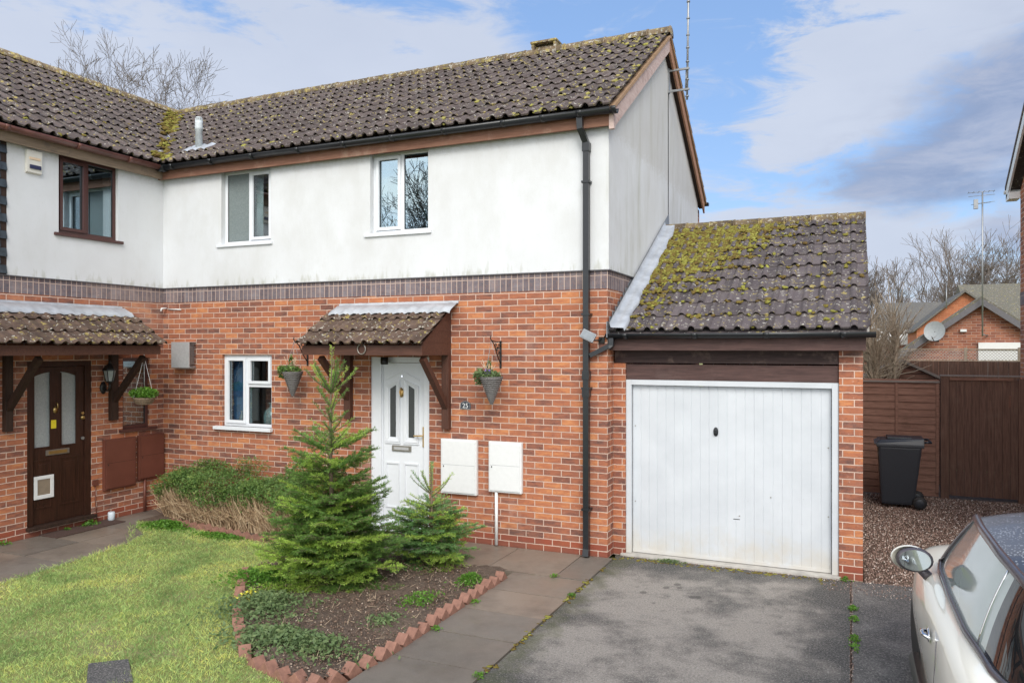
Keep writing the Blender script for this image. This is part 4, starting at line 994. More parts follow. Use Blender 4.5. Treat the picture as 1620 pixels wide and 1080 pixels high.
# ------------------------------------------------------------------ garage
ga = thing('garage', (1.3, 3.0, 0), 'attached brick garage with white up-and-over door and moss-covered tiled roof', 'garage')
GY = .22
b = MB(); b.box(0.003, .150, GY, GY+.33, 0, 2.235); b.box(2.44, 2.668, GY, 5.6, 0, 2.385); b.box(.15, 2.44, 5.35, 5.6, 0, 2.385)
b.prism([(GY+.1, 2.386), (5.6, 2.386), (5.6, 2.55), (2.85, 4.12), (GY+.1, 2.62)], 'x', 2.44, 2.668); b.build('wall', 'brick', ga)
b = MB(); b.box(.153, .215, GY+.02, GY+.09, .03, 2.045); b.box(2.372, 2.437, GY+.02, GY+.09, .03, 2.045); b.box(.215, 2.372, GY+.02, GY+.09, 1.985, 2.045); b.build('door_frame', 'garage_white', ga, .004)
b = MB(); n = 22; x0, x1 = .222, 2.365; z0, z1 = .035, 1.978; yd = GY+.075
prof = []; wv = (x1-x0)/n
for i in range(n):
    a_ = x0+i*wv
    prof += [(a_, 0), (a_+wv*.86, 0), (a_+wv*.90, .004), (a_+wv*.96, .004)]
prof.append((x1, 0))
m_ = len(prof)
for z in (z0, z1): b.v += [(x, yd+d_, z) for x, d_ in prof]
for i in range(m_-1): b.f.append((i, i+1, m_+i+1, m_+i)); b.sm.append(False); b.mi.append(0)
b.box(x0, x1, yd+.012, yd+.03, z0, z1); b.box(x0, x1, yd-.008, yd+.011, z0, z0+.035)
gd = b.build('garage_door', 'garage_white', ga)
b = MB(); b.lathe([(.028, .0), (.028, -.008), (.012, -.012)], (1.17, yd, 1.475), 12, 'y', sy=1.9); b.box(1.158, 1.182, yd-.045, yd-.010, 1.455, 1.495); b.build('handle', 'black', gd, .003)
b = MB(); [b.box(xx, xx+.012, yd-.006, yd-.0005, zz, zz+.012) for xx, zz in ((.245, .62), (.245, 1.5), (2.33, .62), (2.33, 1.35), (1.42, .55), (1.75, .78))]; b.build('bolt_head', 'letter', gd)
MB().box(1.36, 1.43, yd-.0012, yd-.0004, .512, .520).build('scuff', 'black', gd)
MB().box(.10, 2.46, GY-.04, GY+.10, -.02, .028).build('threshold', 'concrete', ga, .01)
b = MB(); b.box(.153, 2.437, GY+.03, GY+.07, 2.048, 2.225); b.build('lintel_board', 'garage_board', ga, .004)
b = MB(); b.box(.02, 2.437, GY+.012, GY+.06, 2.24, 2.385); b.build('lintel_board', wood_mat('dark_garage_board', (.028, .017, .016), (.06, .036, .034), 'x', .7), ga, .004)
b = MB(); b.box(.015, 2.695, .055, .085, 2.385, 2.52); b.box(.0, 2.69, .0855, GY, 2.388, 2.40); b.build('fascia', 'garage_board', ga, .003)
gutter('gutter', [(-.01, -.01, 2.575), (2.785, -.01, 2.575)], 'black', ga, .056, [.22, 1.0, 1.75, 2.5])
b = MB(); b.tube([(.05, -.01, 2.54), (.05, -.015, 2.44), (.02, -.03, 2.42)], .040, 4, smooth=False); b.tube([(.03, -.028, 2.44), (-.19, -.068, 2.325)], .036, 4, smooth=False); b.build('branch_pipe', 'black', ga)
GP = math.atan((4.17-2.60)/(2.85-.0)); gc, gs = math.cos(GP), math.sin(GP); GL = 2.87/gc
b = MB(); b.prism([(.02, 2.585), (2.85, 4.135), (5.68, 2.585), (5.68, 2.54), (2.85, 4.09), (.02, 2.54)], 'x', .005, 2.70); groof = b.build('roof', 'tile_g', ga)
GO, GV, GN = (.02, .0, 2.60), (0, gc, gs), (0, -gs, gc)
tiles_mesh('tiles', GO, (1, 0, 0), GV, GN, 2.715, GL, gauge=.33, roll=.163, mat='tile_g', parent=groof, u_off=.08)
tiles_mesh('tiles', (2.735, 5.7, 2.60), (-1, 0, 0), (0, -gc, gs), (0, gs, gc), 2.71, GL, gauge=.33, mat='tile_g', parent=groof)
ridge_tiles('ridge_tiles', (.03, 2.86, 4.20), (2.74, 2.86, 4.20), 'ridge', groof, 8, .115)
b = MB(); b.hexa([(2.672, .03, 2.545), (2.725, .03, 2.545), (2.725, 2.85, 4.10), (2.672, 2.85, 4.10), (2.672, .03, 2.59), (2.725, .03, 2.59), (2.725, 2.85, 4.145), (2.672, 2.85, 4.145)]); b.build('verge', 'concrete', groof)
gcl = np.stack([rng.uniform(.3, 2.7, 70)**1.0, rng.uniform(0, 3.2, 70)], 1)
def dens_g(u, v):
    f = v/GL; edge = .95*f+.12
    d = 1.15/(1+np.exp((u-(.22+1.45*f**1.5))/.14))*np.clip((f-.16)*3.2, .1, 1)
    d = d+.8*np.exp(-((GL-v)/.14)**2)*(u < 1.5)+.004
    for cu, cv in gcl: d = d+(.75*np.exp(-(((u-cu)/.05)**2+((v-cv)/.035)**2)))*(1.1 if cu < 1.2 else .12)
    return np.where(u > .17, d, 0)
P_, S_ = moss_field(21000, GO, (1, 0, 0), GV, GN, 2.7, GL, dens_g, .027, .33)
P_[:, 2] += .014
lumps('moss', P_, S_, GN, 'moss', groof, kind='stuff')
# stepped lead flashing up the gable wall, plus the strip lying on the tiles
b = MB(); pts = []; m_ = 26; top = []
for i in range(m_+1):
    y = -.06+2.93*i/m_; zb = 2.60+(y)*gs/gc
    top.append((y, zb))
b2 = MB(); yq = -.07
while yq < 2.86:
    d_ = .115 if (2.60+yq*.55) < 3.05 else .32; zb0, zb1 = 2.60+yq*gs/gc, 2.60+(yq+d_)*gs/gc
    if zb0 < 3.06: tp0 = tp1 = zb0+.155
    else: tp0, tp1 = zb0+.14, zb1+.14
    x_ = .008 if zb0 < 3.2 else .030
    b2.hexa([(x_, yq, zb0-.03), (x_+.010, yq, zb0-.03), (x_+.010, yq+d_+.01, zb1-.03), (x_, yq+d_+.01, zb1-.03), (x_, yq, tp0), (x_+.006, yq, tp0), (x_+.006, yq+d_+.01, tp1), (x_, yq+d_+.01, tp1)]); yq += d_
b2.build('step_flashing', 'lead_dull', groof)
b3 = MB(); nr = 40
for i in range(nr+1):
    v = -.05+(GL-.02)*i/nr; base = Vector(GO)+Vector(GV)*v; wob = .012*math.sin(i*.9)+random.uniform(-.006, .006)
    for (u, h) in ((.034, .14), (.042, .082), (.11, .076+random.uniform(0, .006)), (.185+wob, .072+random.uniform(0, .012)), (.192+wob, .030)):
        b3.v.append(tuple(base+Vector((1, 0, 0))*u+Vector(GN)*h))
for i in range(nr):
    for q in range(4): b3.f.append((i*5+q, i*5+q+1, (i+1)*5+q+1, (i+1)*5+q)); b3.sm.append(True); b3.mi.append(0)
b3.build('lead_flashing', 'lead', groof)

# ------------------------------------------------------------------ things fixed to the walls
def meter(name, T, u0, u1, z0, z1, mat, label, depth=.055, pipe=None):
    o = thing(name, T((u0+u1)/2, 0, z0), label, 'meter box')
    b = MB(); tb(b, T, u0, u1, -depth, -.003, z0, z1); b.build('box', mat, o, .006)
    b = MB(); tb(b, T, u0+.018, u1-.018, -depth-.012, -depth-.0005, z0+.018, z1-.018); d_ = b.build('door', mat, o, .008)
    b = MB(); tb(b, T, u0+.02, u1-.02, -depth-.0128, -depth-.0119, (z0+z1)/2+.02, (z0+z1)/2+.024); b.build('seam', 'upvc_line' if mat == 'white' else 'dark_wood', d_)
    b = MB(); [tb(b, T, u1-.03, u1-.012, -depth-.008, -depth+.002, zz, zz+.03) for zz in (z0+.08, z1-.11)]; b.build('hinge', mat, d_)
    b = MB(); tb(b, T, u0+.040, u0+.052, -depth-.015, -depth-.0125, (z0+z1)/2-.01, (z0+z1)/2+.01); b.build('lock', 'black_iron', d_)
    if pipe is not None:
        p = MB(); p.tube([T(pipe, -.03, z0-.002), T(pipe, -.03, .02)], .020, 10); p.build('pipe', mat, o)
    return o
meter('meter_box', TF, -2.15, -1.65, .60, 1.28, 'white', 'white meter box on the brick wall just right of the white front door')
meter('meter_box', TF, -1.485, -1.05, .665, 1.278, 'white', 'white meter box with a white pipe running down from it to the paving', pipe=-1.392)
meter('meter_box', TL, -1.04, -.53, .43, 1.135, 'meter_brown', 'brown meter box nearer the dark front door')
meter('meter_box', TL, -.475, -.03, .49, 1.14, 'meter_brown', 'brown meter box in the inner corner with a brown pipe below', pipe=-.36)
b = MB(); tb(b, TL, -1.19, -1.115, -.03, -.003, .52, .60); b.tube([TL(-1.15, -.015, .52), TL(-1.155, -.015, .30), TL(-1.13, -.02, .05)], .006, 6)
tag(b.build('junction_box', 'meter_brown', None, loc=TL(-1.15, 0, .56)), 'small brown junction box with a cable running down the brick beside the dark door', 'junction box')
tag(MB().lathe([(.03, .012), (.045, .03), (.045, .13), (.04, .135)], (-6.86, -.98, 0), 14).build('cup', plain('pale_blue_cup', (.55, .62, .68), .5), None, loc=(-6.86, -.98, .01)), 'small pale blue cup standing on the path by the brick wall', 'cup')
# steel flue cover on the front wall
o = thing('vent_cover', (-6.45, 0, 2.12), 'square brushed steel vent cover on the brick wall beside the ground floor window', 'vent')
b = MB(); b.box(-6.655, -6.30, -.14, -.128, 2.12, 2.50); b.box(-6.655, -6.645, -.127, -.003, 2.12, 2.50); b.box(-6.644, -6.30, -.127, -.003, 2.49, 2.50); b.box(-6.644, -6.30, -.127, -.003, 2.12, 2.13); b.build('cover', 'alu', o, .003)
b = MB(); [b.box(-6.312, -6.300, -.127, -.01, 2.14+.04*k, 2.15+.04*k) for k in range(9)]; b.box(-6.60, -6.34, -.10, -.004, 2.16, 2.46); b.build('louvres', 'steel', o)
# alarm box
o = thing('alarm_box', TL(-2.04, 0, 4.62), 'cream alarm box with a dark blue lens high on the left wall', 'alarm box')
b = MB(); a0, a1 = -2.145, -1.945; b.hexa([TL(a0, -.022, 4.615), TL(a1, -.022, 4.615), TL(a1, -.06, 4.63), TL(a0, -.06, 4.63), TL(a0, -.022, 4.915), TL(a1, -.022, 4.915), TL(a1, -.07, 4.91), TL(a0, -.07, 4.91)]); b.build('case', 'cream', o, .008)
tb(MB(), TL, a0+.035, a1-.02, -.077, -.062, 4.675, 4.725).build('lens', 'navy', o, .004); tb(MB(), TL, a0+.03, a1-.03, -.074, -.0655, 4.79, 4.82).build('label_strip', 'pale_band', o)
# wall lantern
o = thing('wall_lantern', TL(-1.0, 0, 1.85), 'black coach lantern on the brick between the dark door and narrow window', 'lantern')
b = MB(); b.lathe([(.05, .003), (.055, .012), (.03, .03)], (LX, -1.03, 1.86), 12, 'x', sx=1, sy=1.6); b.tube([(LX+.03, -1.03, 1.86), (LX+.09, -1.03, 1.82), (LX+.14, -1.03, 1.86), (LX+.14, -1.03, 1.93)], .013, 8); b.build('bracket', 'black_iron', o)
b = MB(); b.lathe([(.03, 1.93), (.05, 1.945), (.05, 1.955)], (LX+.14, -1.03, 0), 6, smooth=False); b.lathe([(.095, 2.10), (.09, 2.12), (.05, 2.17), (.02, 2.20), (.012, 2.23), (.004, 2.24)], (LX+.14, -1.03, 0), 6, smooth=False)
for k in range(6):
    a_ = k*math.pi/3; b.tube([(LX+.14+.05*math.cos(a_), -1.03+.05*math.sin(a_), 1.955), (LX+.14+.082*math.cos(a_), -1.03+.082*math.sin(a_), 2.10)], .005, 4)
b.build('frame', 'black_iron', o); MB().lathe([(.046, 1.956), (.078, 2.099)], (LX+.14, -1.03, 0), 6, smooth=False).build('glass', 'frosted', o)
# house number
o = thing('house_number', (-1.825, 0, 1.65), 'small slate plaque with the number 25 in white', 'house number')
b = MB(); poly = [(-1.895, 1.655), (-1.755, 1.655), (-1.755, 1.71)]+[(-1.825+.07*math.cos(t_), 1.71+.045*math.sin(t_)) for t_ in np.linspace(0, math.pi, 12)][1:-1]+[(-1.895, 1.71)]
b.prism(poly, 'y', -.014, -.003); b.build('plate', 'slate_plate', o)
tm = text_mesh('25', .085, Matrix.Translation((-1.825, -.0155, 1.695)) @ Matrix.Rotation(R(90), 4, 'X'), .001); link_mesh('number', tm, 'white', o)
b = MB(); pr = [(x_, z_) for x_, z_ in poly]
for i in range(len(pr)):
    p, q = pr[i], pr[(i+1) % len(pr)]; cx_, cz_ = -1.825, 1.70; f_ = .93
    b.tube([(cx_+(p[0]-cx_)*f_, -.0145, cz_+(p[1]-cz_)*f_), (cx_+(q[0]-cx_)*f_, -.0145, cz_+(q[1]-cz_)*f_)], .0014, 4)
b.build('border', 'white', o)
# security light
o = thing('security_light', (-.12, 0, 2.50), 'small grey floodlight on a bracket beside the black downpipe', 'security light')
b = MB(); b.tube([(-.06, -.0, 2.53), (-.09, -.06, 2.50), (-.12, -.12, 2.50)], .010, 6); b.box(-.10, -.03, -.02, -.003, 2.47, 2.54); b.tube([(-.04, -.012, 2.54), (.02, -.012, 2.575)], .004, 5); b.build('bracket', 'black_iron', o)
b = MB(); R3 = Matrix.Rotation(R(25), 3, 'Y') @ Matrix.Rotation(R(-20), 3, 'X'); c0 = Vector((-.175, -.17, 2.545))
b.add([tuple(c0+R3 @ Vector(p)) for p in [(-.085, -.03, -.055), (.085, -.03, -.055), (.07, .05, -.045), (-.07, .05, -.045), (-.085, -.03, .055), (.085, -.03, .055), (.07, .05, .045), (-.07, .05, .045)]], [(3, 2, 1, 0), (4, 5, 6, 7), (0, 1, 5, 4), (1, 2, 6, 5), (2, 3, 7, 6), (3, 0, 4, 7)]); b.build('lamp_housing', plain('grey_lamp_metal', (.22, .23, .25), .5), o, .008)
b = MB(); b.add([tuple(c0+R3 @ Vector(p)) for p in [(-.07, -.034, -.042), (.07, -.034, -.042), (.07, -.031, -.042), (-.07, -.031, -.042), (-.07, -.034, .042), (.07, -.034, .042), (.07, -.031, .042), (-.07, -.031, .042)]], [(3, 2, 1, 0), (4, 5, 6, 7), (0, 1, 5, 4), (1, 2, 6, 5), (2, 3, 7, 6), (3, 0, 4, 7)]); b.build('lens', plain('grey_lamp_lens', (.20, .22, .24), .2), o)

# hanging cone baskets and brackets
def leaf_cloud(n, c, rad, size, rngx=None, flat_=1.0, up=.3):
    """n small leaf quads in an ellipsoid"""
    d = rng.normal(size=(n, 3)); d /= np.linalg.norm(d, axis=1)[:, None]; r_ = rng.uniform(.35, 1, (n, 1))**.6
    P = np.array(c)+d*r_*np.array(rad); return leaf_quads(P, size)
def leaf_quads(P, size, nb=None, tilt=.9):
    n = len(P); a = rng.normal(size=(n, 3)); a[:, 2] *= .6; a /= np.linalg.norm(a, axis=1)[:, None]
    nn = rng.normal(size=(n, 3))*tilt+np.array([0, -.3, 1.0]); b_ = np.cross(a, nn); b_ /= np.linalg.norm(b_, axis=1)[:, None]; s_ = (size*rng.uniform(.6, 1.3, n))[:, None]
    up = np.cross(a, b_)
    V = np.stack([P-a*s_, P+b_*s_*.5+up*s_*.12, P+a*s_, P-b_*s_*.5+up*s_*.12], 1)
    return V.reshape(-1, 3), np.arange(n*4).reshape(n, 4)
def cone_basket(px, z_top, label, lsign, px_wall):
    # bracket
    br = thing('wall_bracket', (px_wall, 0, 2.2), 'black scrolled iron bracket '+('left of the white door porch' if lsign == 0 else 'right of the white door porch'), 'bracket', )
    b = MB(); b.box(px_wall-.011, px_wall+.011, -.014, -.002, 2.17, 2.50); tip = (px_wall-.0, -.29, 2.50)
    b.tube([(px_wall, -.012, 2.485), (px_wall, -.15, 2.488), (px_wall, -.27, 2.50), (px_wall, -.30, 2.53), (px_wall, -.285, 2.555)], .007, 6)
    b.tube([(px_wall, -.012, 2.22), (px_wall, -.10, 2.32), (px_wall, -.19, 2.45), (px_wall, -.25, 2.495)], .007, 6)
    for cy_, cz_, rr in ((-.055, 2.43, .035), (-.11, 2.40, .026), (-.15, 2.445, .024), (-.05, 2.345, .024)):
        b.tube([(px_wall, cy_+rr*(1-t_/14)*math.cos(t_), cz_+rr*(1-t_/14)*math.sin(t_)) for t_ in np.linspace(0, 8, 16)], .0045, 5)
    b.build('ironwork', 'black_iron', br)
    o = thing('hanging_basket', (px, -.27, z_top), label, 'hanging basket', 'cone baskets hung either side of the porch')
    r0, h = .135, .32; prof = [(.012, z_top-h), (.05, z_top-h*.70), (.09, z_top-h*.36), (r0, z_top), (r0+.008, z_top+.012), (r0-.01, z_top+.012)]
    b = MB(); b.lathe(prof, (px, -.27, 0), 24)
    for k in range(13):
        z = z_top-h*(k+.5)/13; rr = .012+(r0-.012)*(1-(k+.5)/13); b.tube([(px+(rr+.003)*math.cos(t_), -.27+(rr+.003)*math.sin(t_), z+.004*math.sin(t_*9+k)) for t_ in np.linspace(0, math.tau, 20)], .007, 4, caps=False)
    b.build('cone', 'wicker', o)
    b = MB()
    for a_ in (.4, 2.5, 4.6): b.tube([(px+r0*math.cos(a_), -.27+r0*math.sin(a_), z_top), (px_wall, -.285, 2.50)], .002, 4)
    b.build('chain', 'steel', o)
    V1_, F1_ = leaf_cloud(420, (px-.02, -.28, z_top+.035), (.14, .13, .06), .022)
    sx_ = -1; V2_, F2_ = leaf_cloud(230, (px-.15, -.30, z_top+.01), (.07, .06, .10), .024)
    V3_, F3_ = leaf_cloud(110, (px-.03, -.27, z_top+.13), (.03, .03, .11), .020)
    V = np.vstack([V1_, V2_, V3_]); F = np.vstack([F1_, F2_+len(V1_), F3_+len(V1_)+len(V2_)])
    link_mesh('leaves', np_mesh('leaves', V, F), 'weed_pale' if lsign else 'hedge', o)
    b = MB()
    for k in range(9): a_ = rng.uniform(0, 6.28); b.tube([(px-.03, -.27, z_top), (px-.03+.05*math.cos(a_), -.27+.05*math.sin(a_), z_top+.10), (px-.04+.09*math.cos(a_), -.27+.09*math.sin(a_), z_top+rng.uniform(.12, .22))], .003, 4)
    b.build('stems', 'twig', o)
    if lsign:
        V, F = leaf_cloud(16, (px, -.37, z_top+.08), (.05, .03, .04), .014); link_mesh('flowers', np_mesh('flowers', V, F), plain('purple_petal', (.16, .10, .40), .6), o)
cone_basket(-4.295, 2.085, 'grey wicker cone basket with straggly leaves between the window and the porch', 0, -4.257)
cone_basket(-1.345, 2.06, 'grey wicker cone basket with pale leaves on the wall above the white meter boxes', 1, -1.345)
# round basket at the neighbour's door
hx, hy, hz = -6.37, -.86, 1.70
o = thing('hanging_basket', (hx, hy, hz), 'round wicker hanging basket of green leaves beside the narrow dark window', 'hanging basket')
b = MB(); b.lathe([(.07, hz-.07), (.12, hz-.04), (.145, hz+.02), (.15, hz+.03)], (hx, hy, 0), 20)
for k in range(6): b.tube([(hx+(.10+.008*k)*math.cos(t_), hy+(.10+.008*k)*math.sin(t_), hz-.055+.014*k) for t_ in np.linspace(0, math.tau, 20)], .006, 4, caps=False)
b.build('bowl', 'wicker_brown', o)
V, F = leaf_cloud(1100, (hx, hy, hz+.09), (.20, .19, .085), .020); link_mesh('leaves', np_mesh('leaves', V, F), 'weed', o)
b = MB()
for a_ in (.3, 2.4, 4.5): b.tube([(hx+.145*math.cos(a_), hy+.145*math.sin(a_), hz+.03), (hx, hy, hz+.60)], .0025, 4)
b.tube([(hx, hy, hz+.60), (hx, hy, hz+.64)], .004, 5); b.build('chain', 'white', o)

# TV aerial on the gable
o = thing('tv_aerial', (.25, 3.12, 6.1), 'tall ringed television mast bracketed to the white gable', 'aerial')
b = MB()
for z in (6.30, 6.61): b.box(.024, .34, 3.10, 3.13, z-.014, z+.014)
b.box(.024, .045, 3.08, 3.15, 6.27, 6.64); b.build('bracket', 'steel', o)
b = MB(); b.tube([(.30, 3.14, 6.15), (.33, 3.14, 8.3)], .016, 8); b.tube([(.275, 3.14, 6.28), (.29, 3.14, 6.62)], .010, 8)
for z in (6.2, 6.45, 6.62, 6.72, 6.93, 7.12, 7.37, 7.62, 7.9): b.lathe([(.026, z-.008), (.028, z), (.026, z+.012)], (.30+(z-6.15)*.014, 3.14, 0), 10)
b.build('pole', 'steel', o)
b = MB(); b.tube([(.03, 3.11, 6.28), (.028, 3.09, 6.15), (.026, 3.10, 4.25)], .006, 5); b.build('cable', 'black_iron', o)

# ------------------------------------------------------------------ odds and ends on window sills
def bottle(name, c, prof, mat, label, cat): tag(MB().lathe([(r_, c[2]+h) for r_, h in prof], (c[0], c[1], 0), 16).build(name, mat, None, loc=c), label, cat)
bottle('demijohn', (-5.09, .23, 1.296), [(.09, 0), (.11, .02), (.115, .14), (.09, .22), (.035, .26), (.03, .31), (.045, .315), (.045, .33)], 'bottle_glass', 'large pale glass bottle inside the right pane of the ground floor window', 'bottle')
bottle('jar', (-4.99, .19, 1.296), [(.035, 0), (.035, .12), (.028, .13)], 'cork', 'small amber jar beside the large glass bottle on the inner sill', 'jar')
for k, (dx_, h) in enumerate(((0, .20), (.08, .15), (.15, .12))):
    bottle('ornament', (-5.62+dx_, .20, 1.296), [(.03, 0), (.045, h*.25), (.03, h*.6), (.012, h*.8), (.02, h)], 'steel', ['tallest silver ornament on the ground floor window sill', 'middle silver ornament on the ground floor window sill', 'shortest silver ornament on the ground floor window sill'][k], 'ornament')
bottle('pink_tub', (-5.42, .03+.12, 3.916), [(.04, 0), (.05, .10), (.045, .13), (.03, .15)], 'pink', 'pink tub on the sill of the left white framed upstairs window', 'tub')
bottle('white_bottle', (-4.98, .03+.14, 3.916), [(.05, 0), (.05, .06), (.03, .10), (.015, .13)], 'white', 'white bottle on the sill of the left white framed upstairs window', 'bottle')
o = thing('picture_frame', (-2.98, .2, 3.92), 'small framed cork picture leaning inside the branch-reflecting upstairs window', 'picture frame')
b = MB(); b.box(-3.07, -2.88, .18, .195, 3.916, 4.14); b.build('frame', 'white', o); MB().box(-3.045, -2.905, .174, .1795, 3.94, 4.115).build('picture', 'cork', o)
b = MB(); c = (LX-.17, -1.13, 3.94); b.lathe([(.06, 0), (.045, .08), (.05, .09), (.03, .16), (.008, .24)], c, 5, smooth=False)
o = b.build('red_ornament', 'red_toy', None, loc=c); tag(o, 'red star-shaped ornament inside the brown framed upstairs window', 'ornament')
bottle('sill_ornament', (LX-.16, -.45, 1.265), [(.05, 0), (.07, .03), (.04, .08), (.015, .11)], 'white', 'white ornament inside the narrow dark window', 'ornament')

# ------------------------------------------------------------------ vegetation
def seg_mesh(name, S, n=4):
    """S: rows p0(3) p1(3) r0 r1 -> open tapered prisms"""
    S = np.asarray(S, float); p0, p1, r0, r1 = S[:, :3], S[:, 3:6], S[:, 6], S[:, 7]
    t = p1-p0; t /= np.linalg.norm(t, axis=1)[:, None]+1e-9; ref = np.where(np.abs(t[:, 2:3]) < .9, [[0, 0, 1.0]], [[1.0, 0, 0]]); a = np.cross(t, ref); a /= np.linalg.norm(a, axis=1)[:, None]; b = np.cross(t, a)
    ang = np.arange(n)*2*np.pi/n; ring = a[:, None]*np.cos(ang)[None, :, None]+b[:, None]*np.sin(ang)[None, :, None]
    V = np.concatenate([p0[:, None]+ring*r0[:, None, None], p1[:, None]+ring*r1[:, None, None]], 1); m = len(S)
    F = np.array([[i, (i+1) % n, n+(i+1) % n, n+i] for i in range(n)]); return np_mesh(name, V.reshape(-1, 3), (F[None]+np.arange(m)[:, None, None]*2*n).reshape(-1, 4), True)
def bare_tree(name, base, H, label, seed, levels=6, spread=.5, r0=None, mat='bark_far', group=None, trunk=.28, cat='tree', twigr=.006, cut=0):
    rnd = random.Random(seed); r0 = r0 or H*.018; S = []; o = thing(name, base, label, cat, group); T_ = []
    def grow(p, d, L, r, lv):
        ns = 4 if lv > 2 else 3; q = p
        for k in range(ns):
            d = (d+Vector((rnd.gauss(0, .13), rnd.gauss(0, .13), rnd.gauss(.05, .08)))).normalized(); p2 = q+d*(L/ns); ra, rb = r*(1-.4*k/ns), r*(1-.4*(k+1)/ns)
            (T_ if lv == levels else S).append((*q, *p2, max(ra, twigr), max(rb, twigr))); q = p2
            if lv > 0 and (k > 0 or lv < levels) and k < ns:
                for _ in range(1):
                    if rnd.random() < .52:
                        ax = d.cross(Vector((rnd.gauss(0, 1), rnd.gauss(0, 1), rnd.gauss(0, .4)))).normalized(); ang = rnd.uniform(.45, .95)*spread/.5
                        nd = (d*math.cos(ang)+ax*math.sin(ang)); nd = (nd+Vector((0, 0, .12))).normalized(); grow(q, nd, L*rnd.uniform(.52, .78), rb*rnd.uniform(.5, .7), lv-1)
        if lv > 0:
            for _ in range(2):
                ax = d.cross(Vector((rnd.gauss(0, 1), rnd.gauss(0, 1), rnd.gauss(0, .4)))).normalized(); ang = rnd.uniform(.2, .6)*spread/.5
                grow(q, (d*math.cos(ang)+ax*math.sin(ang)).normalized(), L*rnd.uniform(.6, .8), r*.55, lv-1)
    grow(Vector(base), Vector((0, 0, 1)), H*trunk, r0, levels)
    S = np.array(S); T_ = np.array(T_); top = max(S[:, 5].max(), .1)-base[2]; k = H/top
    for A in (S, T_):
        for c in (0, 3): A[:, c:c+3] = (A[:, c:c+3]-np.array(base))*k+np.array(base)
    link_mesh('trunk', seg_mesh('trunk', T_, 8), mat, o); link_mesh('crown', seg_mesh('crown', S, 3), mat, o); return o

